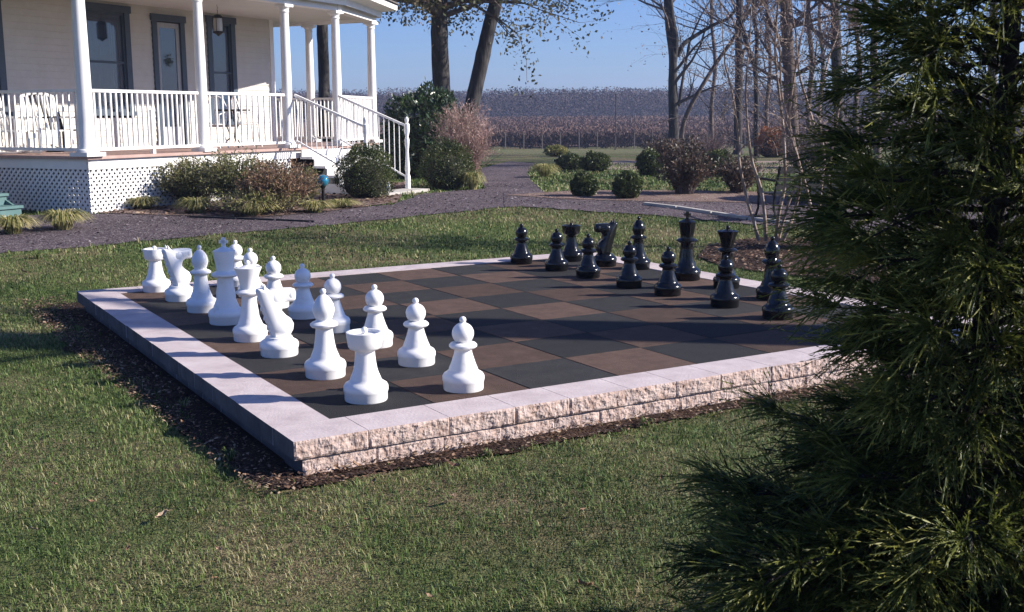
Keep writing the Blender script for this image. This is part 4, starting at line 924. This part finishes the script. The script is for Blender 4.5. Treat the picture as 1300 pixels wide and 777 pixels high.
def polytree(name, stems, depth, label, cat='tree', mt='bark', seed=1, limbs=(), top=None, lev=3, leaf=None, nleaf=0, lsz=.07, tw='twig', group=None, Lb=2.5, spread=1.0, droop=0):
    """stems: list of ([(u,v)...], width_px at foot, width_px at top) all at one depth; limbs grow from the stems"""
    pr = random.Random(seed); u, v = stems[0][0][0]; base = at(u, v, depth); root = empty(name, (base.x, base.y, gz(base.x, base.y)), 0, label, cat, group); O = root.location.copy(); s = depth / F
    tr = MB(); tw_ = MB(); tips = []
    for si, (pix, w0, w1) in enumerate(stems):
        P = [at(a, b, depth + (pr.uniform(-.2, .2) if i else 0)) - O for i, (a, b) in enumerate(pix)]
        if si == 0 and P[0].z > .05: P.insert(0, Vector((P[0].x * .9, P[0].y * .9, -.05)))
        # resample smoothly
        Q = []
        for i in range(len(P) - 1):
            for k in range(5):
                t = k / 5; p0, p1, p2, p3 = P[max(i - 1, 0)], P[i], P[i + 1], P[min(i + 2, len(P) - 1)]
                Q.append(.5 * ((2 * p1) + (p2 - p0) * t + (2 * p0 - 5 * p1 + 4 * p2 - p3) * t * t + (3 * p1 - 3 * p2 + p3 - p0) * t ** 3))
        Q.append(P[-1]); m = len(Q); rad = [(w0 + (w1 - w0) * i / (m - 1)) * s / 2 * (1 + .10 * noise.noise(Vector((i * .6, seed, si)))) for i in range(m)]
        if si == 0: rad[0] *= 1.35; rad[1] *= 1.12
        tr.tube(Q, rad, 14 if w0 * s > .1 else 7)
        nb = limbs[si] if si < len(limbs) else 0
        for k in range(nb):
            i = int(m * pr.uniform(top or .45, .98)); a = pr.uniform(0, 6.283); dv = Vector((math.cos(a), math.sin(a), pr.uniform(.2, 1.1) - droop * 1.25)).normalized()
            grow(tw_, Q[i], dv, Lb * pr.uniform(.7, 1.2), rad[i] * .42, 1, lev, pr, tips)
        if si < len(limbs) and limbs[si]: grow(tw_, Q[-1], (Q[-1] - Q[-2]).normalized(), Lb * 1.2, rad[-1] * .95, 0, lev, pr, tips)
    tr.build('trunk', MT[mt], root, smooth=True)
    if tw_.v: tw_.build('branches', MT[tw], root)
    if leaf and tips:
        g_ = np.random.default_rng(seed); T = np.array([t[0] for t in tips]); idx = g_.integers(0, len(T), nleaf); C = T[idx] + g_.standard_normal((nleaf, 3)) * .14 * spread
        A = unit(g_.standard_normal((nleaf, 3)) + np.array([0, 0, -.5])); W = unit(np.cross(A, g_.standard_normal((nleaf, 3)))); sz = lsz * (.6 + .8 * g_.random(nleaf))
        rhomb_obj('crown', C, A * (sz / 2)[:, None], W * (sz * .3)[:, None], MT[leaf], root)
    return root
polytree('oak_tree', [([(566, 205), (563, 150), (560, 100), (558, 50), (558, -5), (560, -120)], 25, 19)], 31, 'thick dark oak trunk beside the porch roof, left of the leaning one', seed=2, limbs=(26,), top=.74, lev=3, leaf='oakleaf', nleaf=22000, lsz=.10, Lb=2.0, droop=.30, spread=1.7)
polytree('oak_tree', [([(590, 200), (598, 140), (611, 80), (622, 30), (632, -10), (650, -130)], 21, 15)], 32.5, 'leaning dark oak trunk right of the straight thick one', seed=5, limbs=(24,), top=.78, lev=3, leaf='oakleaf', nleaf=18000, lsz=.10, Lb=2.0, droop=.30, spread=1.7)
polytree('oak_tree', [([(411, 215), (412, 150), (411, 90), (409, 30), (408, -60), (410, -140)], 15, 13)], 36, 'oak trunk seen between the porch columns', seed=8, limbs=(10,), top=.86, lev=3, leaf='oakleaf', nleaf=4000, lsz=.15, Lb=2.4)
polytree('forked_tree', [([(855, 190), (855, 150), (854, 110), (854, 70), (849, 35), (846, -5), (843, -80)], 15, 6), ([(855, 80), (858, 50), (853, 20), (850, -20), (852, -90)], 8, 5),
        ([(860, 72), (868, 56), (885, 44), (905, 32), (928, 20), (945, -10)], 6, 3), ([(862, 135), (866, 105), (872, 72), (876, 52), (890, 20)], 4, 2)], 50, 'bare tree that forks into upright stems, standing at the edge of the far lawn', seed=3, limbs=(8, 6, 7, 3), top=.35, lev=3, Lb=2.6, leaf='pods', nleaf=500, lsz=.10)
polytree('leaning_tree', [([(866, 165), (875, 138), (892, 108), (912, 76), (934, 44), (950, 5), (960, -50)], 6, 4)], 46, 'thin pale trunk leaning to the right behind the forked tree', seed=4, limbs=(6,), top=.5, lev=3, Lb=2.0, mt='bark2')
polytree('bare_tree', [([(937, 196), (937, 150), (938, 100), (938, 50), (939, 0), (936, -90)], 11, 8)], 47, 'straight bare trunk right of the leaning pale one', seed=6, limbs=(12,), top=.4, lev=3, Lb=2.4, leaf='pods', nleaf=700, lsz=.10)
polytree('bare_tree', [([(960, 190), (960, 150), (960, 110), (958, 85), (950, 62), (945, 45), (938, 10), (930, -50)], 7, 5), ([(959, 88), (961, 50), (957, 20), (957, -40)], 5, 4)], 42, 'slim crooked bare trunk between two straight ones', seed=7, limbs=(8, 6), top=.4, lev=3, Lb=2.0, leaf='pods', nleaf=900, lsz=.09)
polytree('bare_tree', [([(1007, 215), (1006, 165), (1003, 110), (1000, 55), (997, 0), (994, -100)], 17, 13)], 36, 'thick reddish brown bare trunk with purple twigs around it', seed=9, mt='bark2', limbs=(16,), top=.38, lev=3, Lb=2.0, leaf='pods', nleaf=2500, lsz=.08)
polytree('bare_tree', [([(1064, 220), (1065, 150), (1062, 90), (1061, 30), (1060, -10), (1062, -100)], 13, 11)], 33, 'dark bare trunk just left of the conifer', seed=10, limbs=(12,), top=.45, lev=3, Lb=1.8, leaf='pods', nleaf=1500, lsz=.08)
for i, (u, dpt, w_, lab) in enumerate([(1112, 38, 10, 'bare trunk seen through the left part of the conifer'), (1182, 34, 11, 'bare trunk seen through the middle of the conifer'), (1262, 40, 12, 'bare trunk seen through the right part of the conifer')]):
    polytree('bare_tree', [([(u, 215), (u + 2, 150), (u - 3, 80), (u, 0), (u + 3, -90)], w_, w_ * .7)], dpt, lab, seed=60 + i, mt='bark2', limbs=(9,), top=.4, lev=3, Lb=2.0, leaf='pods', nleaf=900, lsz=.08)
for i, (u, dpt, w_, lab) in enumerate([(905, 62, 6, 'slim bare tree far behind the leaning pale trunk'), (975, 55, 6, 'slim bare tree just left of the thick reddish trunk'), (1028, 44, 8, 'bare tree between the thick reddish trunk and the dark trunk by the conifer'), (1042, 58, 6, 'thin far tree left of the dark trunk by the conifer'), (1088, 48, 8, 'bare tree right of the dark trunk by the conifer')]):
    polytree('bare_tree', [([(u, 190), (u - 2, 140), (u + 3, 80), (u - 2, 20), (u + 2, -60)], w_, w_ * .6)], dpt, lab, seed=90 + i, mt='bark2', limbs=(12,), top=.3, lev=3, Lb=2.3, leaf='pods', nleaf=1600, lsz=.09)
for i, (stems, dp, lab) in enumerate([
    ([([(1044, 322), (1040, 290), (1041, 250), (1046, 200), (1040, 150), (1048, 90)], 5, 3), ([(1046, 322), (1056, 280), (1052, 230), (1060, 170), (1070, 110)], 4, 2)], 14.2, 'pale slender crape myrtle close to the conifer'),
    ([([(985, 306), (989, 270), (996, 237), (996, 194), (993, 150), (988, 110), (984, 60), (988, 0)], 5.5, 2.5), ([(963, 305), (958, 285), (948, 251), (939, 208), (938, 180), (932, 130), (920, 80)], 5, 2),
      ([(972, 305), (971, 275), (966, 240), (955, 205), (950, 170), (947, 110), (952, 50)], 5.5, 2), ([(994, 305), (1003, 285), (1011, 260), (1016, 222), (1008, 180), (1000, 150), (992, 115), (990, 60)], 5, 2),
      ([(1030, 266), (1024, 240), (1014, 205), (1003, 165), (1005, 120), (1015, 60)], 4, 2), ([(1036, 170), (1025, 130), (1015, 95), (1010, 40)], 4, 2), ([(988, 306), (1000, 262), (1010, 238)], 4, 3)], 14.6, 'pale multi stemmed crape myrtle rising from the mulch bed behind the black pieces')]):
    polytree('crape_myrtle', stems, dp, lab, seed=70 + i, mt='pale_bark', limbs=(5, 5, 5, 5, 4, 4), top=.5, lev=3, Lb=.55, leaf='pods', nleaf=2600, lsz=.022, tw='pale_bark', spread=.25)
# off to the right, out of the picture: the tall bare tree whose trunk throws the shadow band over the board
PC = Vector((10.6, -5.35, gz(10.6, -5.35))); sh = empty('shade_tree', PC, 0, 'tall leaning bare tree standing beyond the right end of the board', 'tree')
mb = MB(); mb.tube([(0, 0, -.1), (0, .2, .7), (0, 1.0, 3.0), (0, 1.55, 4.6), (0, 1.95, 5.8), (0, 2.32, 7.0), (0, 3.1, 9), (0, 3.9, 11.5)], [.6, .46, .40, .38, .36, .33, .27, .12], 16)
mb.build('trunk', MT['bark'], sh, smooth=True)
mb = MB(); tips = []; pr = random.Random(99)
for k in range(9):
    z = pr.uniform(5.5, 10.5); a = pr.uniform(0, 6.28); grow(mb, Vector((0, .35 * z - .05, z)), Vector((math.cos(a), math.sin(a), .6)).normalized(), 2.4, .08, 1, 3, pr, tips)
mb.build('branches', MT['twig'], sh)

# ---- the vineyard: posts of its front rows singly, the vines themselves as one mass
def wpt(r, d): return np.array([CAMP[0] + FW[0] * d + RT[0] * r, CAMP[1] + FW[1] * d + RT[1] * r])
pm = MB(); pm.tube([(0, 0, 0), (.01, 0, .8), (0, 0, 1.35)], [.045, .045, .04], 6)
pp0 = None
for i in range(46):
    r = -8 + i * 1.5; q = wpt(r, 92.2 + (i % 3) * .2); 
    if pp0 is None: pp0 = pm.build('vineyard_post', MT['post']); o = pp0
    else: o = pp0.copy(); COL.objects.link(o)
    o.location = (q[0], q[1], gz(*q)); o.scale.z = random.uniform(.85, 1.05); tag(o, 'thin weathered post in the front row of the vineyard', 'post', 'posts of the front vineyard row')
g_ = np.random.default_rng(5); Cs, As, Bs, Rn = [], [], [], []
rows = list(np.arange(94, 215, 3.2))
for k, dd_ in enumerate(rows):
    n = 15000 if k == 0 else int(7500 * (94 / dd_) ** .5); r = (g_.random(n) * 1.15 - .17) * dd_ * .62; q = np.stack([CAMP[0] + FW[0] * dd_ + RT[0] * r, CAMP[1] + FW[1] * dd_ + RT[1] * r], -1) + g_.standard_normal((n, 2)) * .25
    hgt2 = .15 + 1.05 * g_.random(n) ** .8 + .12 * np.sin(r * 3.9); z = terr(q[:, 0], q[:, 1]) + hgt2; Cs.append(np.concatenate([q, z[:, None]], -1))
    A = unit(g_.standard_normal((n, 3)) * np.array([.6, .6, 1.2])) * (.12 + .16 * g_.random(n))[:, None]; As.append(A); Bs.append(unit(np.cross(A, g_.standard_normal((n, 3)))) * (.03 + .03 * g_.random(n))[:, None] * (dd_ / 94) ** .7); Rn.append(np.clip((.12 if k < 2 else .45) + .5 * g_.random(n), 0, 1))
o = rhomb_obj('vineyard_rows', np.concatenate(Cs), np.concatenate(As), np.concatenate(Bs), MT['vine'], rnd=np.concatenate(Rn)); tag(o, kind='stuff'); o['label'] = 'rows of bare brown grape vines in the field beyond the lawn'
# ---- distant wood
Cs, As, Bs = [], [], []
for k in range(9):
    dd_ = 232 + k * 16; n = 42000; r = (g_.random(n) * 1.2 - .6) * dd_ * 1.0; q = np.stack([CAMP[0] + FW[0] * dd_ + RT[0] * r, CAMP[1] + FW[1] * dd_ + RT[1] * r], -1)
    cw = 5.5; ci = np.floor(r / cw + .5 * (k % 2)); ch = np.array([noise.cell(Vector((c * 1.7 + k * 31.3, k * 7.1, .5))) for c in ci]); cx = (r / cw + .5 * (k % 2) - ci - .5) * 2
    top = 5.0 + 1.8 * np.abs(ch) + 1.0 * np.array([noise.noise(Vector((a * .02, k * 1.1, 0))) for a in r]) + 1.1 * np.sqrt(np.clip(1 - cx * cx, 0, 1)) - (k < 2) * 1.0
    z0 = terr(q[:, 0], q[:, 1]); h = top * (g_.random(n) ** .6); Cs.append(np.concatenate([q + g_.standard_normal((n, 2)) * 3, (z0 + h)[:, None]], -1))
    A = unit(g_.standard_normal((n, 3)) * np.array([1, 1, 1.1])) * (.12 + .22 * g_.random(n))[:, None]; As.append(A); Bs.append(unit(np.cross(A, g_.standard_normal((n, 3)))) * (.06 + .10 * g_.random(n))[:, None])
o = rhomb_obj('distant_woods', np.concatenate(Cs), np.concatenate(As), np.concatenate(Bs), MT['woods'], rs=.4); tag(o, kind='stuff'); o['label'] = 'grey purple line of bare woods along the horizon'
mb = MB(); N_ = 240
for j, dd_ in enumerate((300, 372)):       # ridge behind the trees
    pass
ridge = []
for i in range(N_ + 1):
    r = -420 + 840 * i / N_; q = wpt(r, 330); z = gz(*q); ridge.append((q[0], q[1], z, z + 4.6 + .8 * noise.noise(Vector((r * .02, 0, 0)))))
V = [(a, b, c - 2) for a, b, c, d in ridge] + [(a, b, d) for a, b, c, d in ridge]; V2 = [(a + FW[0] * 40, b + FW[1] * 40, d - 1) for a, b, c, d in ridge]; V += V2
mb.add(V, [(i, i + 1, N_ + 2 + i, N_ + 1 + i) for i in range(N_)] + [(N_ + 1 + i, N_ + 2 + i, 2 * N_ + 3 + i, 2 * N_ + 2 + i) for i in range(N_)])
tag(mb.build('hills', MT['woods'], rnd=.3), kind='structure')
# thin pole far off
p = at(781, 190, 88); o = MB(); o.tube([(0, 0, -.5), (0, 0, 4.3)], [.05, .035], 8); o.bar((-.25, 0, 4.1), (.25, 0, 4.1), .05); o = o.build('utility_pole', MT['bark']); o.location = (p.x, p.y, gz(p.x, p.y)); o.rotation_euler.z = 1; tag(o, 'thin distant pole rising above the vineyard', 'pole')
# ---- bench under the trees
p = gnd(1012, 279); bn = empty('garden_bench', (p.x, p.y, gz(p.x, p.y)), YAW + R(200), 'dark iron garden bench in the shade behind the crape myrtle', 'bench')
mb = MB(); [mb.bar((-.6, -.20 + .11 * i, .43), (.6, -.20 + .11 * i, .43), .08, .025) for i in range(5)]; mb.build('seat', MT['metal'], bn)
mb = MB(); [mb.bar((-.6, .27 + .03 * i, .55 + .12 * i), (.6, .27 + .03 * i, .55 + .12 * i), .025, .08) for i in range(3)]; mb.build('backrest', MT['metal'], bn)
for s in (-.58, .58):
    l = MB(); l.tube([(s, -.32, 0), (s, -.22, .2), (s, -.22, .42), (s, -.26, .62), (s, -.15, .66), (s, .22, .64)], .02, 6); l.tube([(s, .34, 0), (s, .22, .2), (s, .22, .42), (s, .36, .86)], .02, 6); l.build('leg', MT['metal'], bn)
# ---- blue glass ball among the shrubs
p = gnd(411, 265); o = empty('gazing_ball', (p.x, p.y, gz(p.x, p.y)), 0, 'shiny blue glass garden ball on a dark stand in the porch bed', 'garden ball')
mb = MB(); mb.lathe([(.09, 0), (.09, .02), (.03, .05), (.025, .32), (.05, .36)], 16); mb.build('stand', MT['metal'], o, smooth=True); mb = MB(); mb.sphere((0, 0, .445), .095, 24, 16); mb.build('ball', MT['ball'], o, smooth=True)

# ---- foreground conifer
def conifer(x, y, H, label, seed, nb, depthmask=None, Lmax=.85, dens=1.0):
    pr = random.Random(seed); g_ = np.random.default_rng(seed); z0 = gz(x, y); root = empty('conifer', (x, y, z0), 0, label, 'tree')
    tb = MB(); T = [(0, 0, -.05), (.0, .01, .5), (.015, 0, 1.1), (.05, .0, 1.7), (.07, .01, 2.4), (.07, 0, H)]
    rr = [.045, .036, .03, .024, .016, .004]; tb.tube(T, rr, 12); tb.build('trunk', MT['cbark'], root, smooth=True)
    def tp(z):
        for a, b in zip(T[:-1], T[1:]):
            if z <= b[2]: k = (z - a[2]) / (b[2] - a[2]); return Vector(a).lerp(Vector(b), k)
        return Vector(T[-1])
    br = MB(); CO, CD = [], []
    for i in range(nb):
        k = ((i + pr.random()) / nb) ** 1.55; z = .10 + (H - .15) * k; az = i * 2.39996 + pr.uniform(-.4, .4)
        if pr.random() < .22 * float(sstep(1.4, 1.7, z)): continue
        L_ = Lmax * (1 - .46 * float(sstep(.50, .80, z)) + .14 * float(sstep(1.6, 3.0, z))) * pr.uniform(.62, 1.12); b = tp(z); dv = Vector((math.cos(az), math.sin(az), 0)); n = 9; pts = []; rise = pr.uniform(.15, .55); 
        for j in range(n + 1):
            t = j / n; pts.append(b + dv * (L_ * t) + Vector((0, 0, L_ * (rise * t - .25 * t * t))) + Vector((0, 0, .02 * math.sin(t * 6 + i))))
        br.tube(pts, [.009 * (1 - .75 * j / n) for j in range(n + 1)], 5, cap=False)
        m = max(3, int(L_ / .060 * dens))
        for j in range(m):
            t = .05 + .95 * (j + pr.random()) / m; q = t * n; i0 = min(n - 1, int(q)); p_ = pts[i0].lerp(pts[i0 + 1], q - i0); side = (1 if j % 2 else -1) * pr.uniform(.35, 1.1) * (1 - .6 * t)
            d_ = (dv + dv.cross(Vector((0, 0, 1))) * side + Vector((0, 0, pr.uniform(-.15, .6)))).normalized(); l2 = L_ * .30 * (1.1 - t) * pr.uniform(.3, 1) + .02; e = p_ + d_ * l2
            br.tube([p_, p_.lerp(e, .5) + Vector((0, 0, .01)), e], [.004, .003, .002], 3, cap=False); CO.append(e); CD.append(d_)
            if l2 > .10: CO.append(p_.lerp(e, .5)); CD.append(d_)
        CO.append(pts[-1]); CD.append((pts[-1] - pts[-2]).normalized())
    br.build('branches', MT['cbark'], root)
    O = np.array(CO); D = np.array(CD); nc = 22; n = len(O) * nc; O = np.repeat(O, nc, 0); D = np.repeat(D, nc, 0)
    tone = np.repeat(g_.random(len(CO)), nc)
    D0 = unit(D + np.array([0, 0, .12]) + g_.standard_normal((n, 3)) * .42); Ln = (.075 + .115 * g_.random(n)) * np.repeat(.65 + .6 * g_.random(len(CO)), nc); droop = .05 + .45 * g_.random(n)
    K = 5; P = []
    for k in range(K):
        t = k / (K - 1); P.append(O + D0 * (Ln * t)[:, None] - np.array([0, 0, 1]) * (Ln * droop * t * t * .7)[:, None] + unit(D) * (Ln * .15 * t * t)[:, None])
    P = np.stack(P, 1)
    # cord ribbons
    Cc, Ac, Bc, Rc = [], [], [], []
    for k in range(K - 1):
        a, b = P[:, k], P[:, k + 1]; ax = (b - a); W = unit(np.cross(ax, g_.standard_normal((n, 3)))); wd = .0036 * (1 - .15 * k); Cc.append((a + b) / 2); Ac.append(ax * .62); Bc.append(W * wd); Rc.append(np.clip(tone * .45 + .08 + .20 * k * g_.random(n), 0, 1))  # cords and needles lighten towards the tip: sunlit tips painted into the tone
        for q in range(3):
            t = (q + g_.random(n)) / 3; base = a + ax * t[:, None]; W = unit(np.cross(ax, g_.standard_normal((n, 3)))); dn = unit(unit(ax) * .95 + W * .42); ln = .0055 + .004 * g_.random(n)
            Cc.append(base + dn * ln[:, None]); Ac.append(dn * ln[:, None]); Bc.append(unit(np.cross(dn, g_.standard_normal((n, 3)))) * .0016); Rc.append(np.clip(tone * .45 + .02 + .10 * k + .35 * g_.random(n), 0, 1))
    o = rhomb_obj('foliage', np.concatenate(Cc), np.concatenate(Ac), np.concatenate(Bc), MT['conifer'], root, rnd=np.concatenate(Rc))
    print('conifer faces', len(Cc) * n); return root
q = wpt(1.25, 2.95); conifer(q[0], q[1], 3.3, 'dark feathery conifer filling the right side of the picture', 21, 330, Lmax=.70, dens=.9)

# ---- the air
hz = MB(); hz.box(-560, 760, -120, 640, -4, 24)
hm = bpy.data.materials.new('haze'); hm.use_nodes = True; n_ = hm.node_tree; n_.nodes.remove(n_.nodes['Principled BSDF'])
pv = n_.nodes.new('ShaderNodeVolumePrincipled'); pv.inputs['Color'].default_value = (.56, .66, .95, 1); pv.inputs['Density'].default_value = .0007; pv.inputs['Anisotropy'].default_value = .2
n_.links.new(pv.outputs[0], n_.nodes['Material Output'].inputs['Volume']); tag(hz.build('haze', hm), kind='stuff')
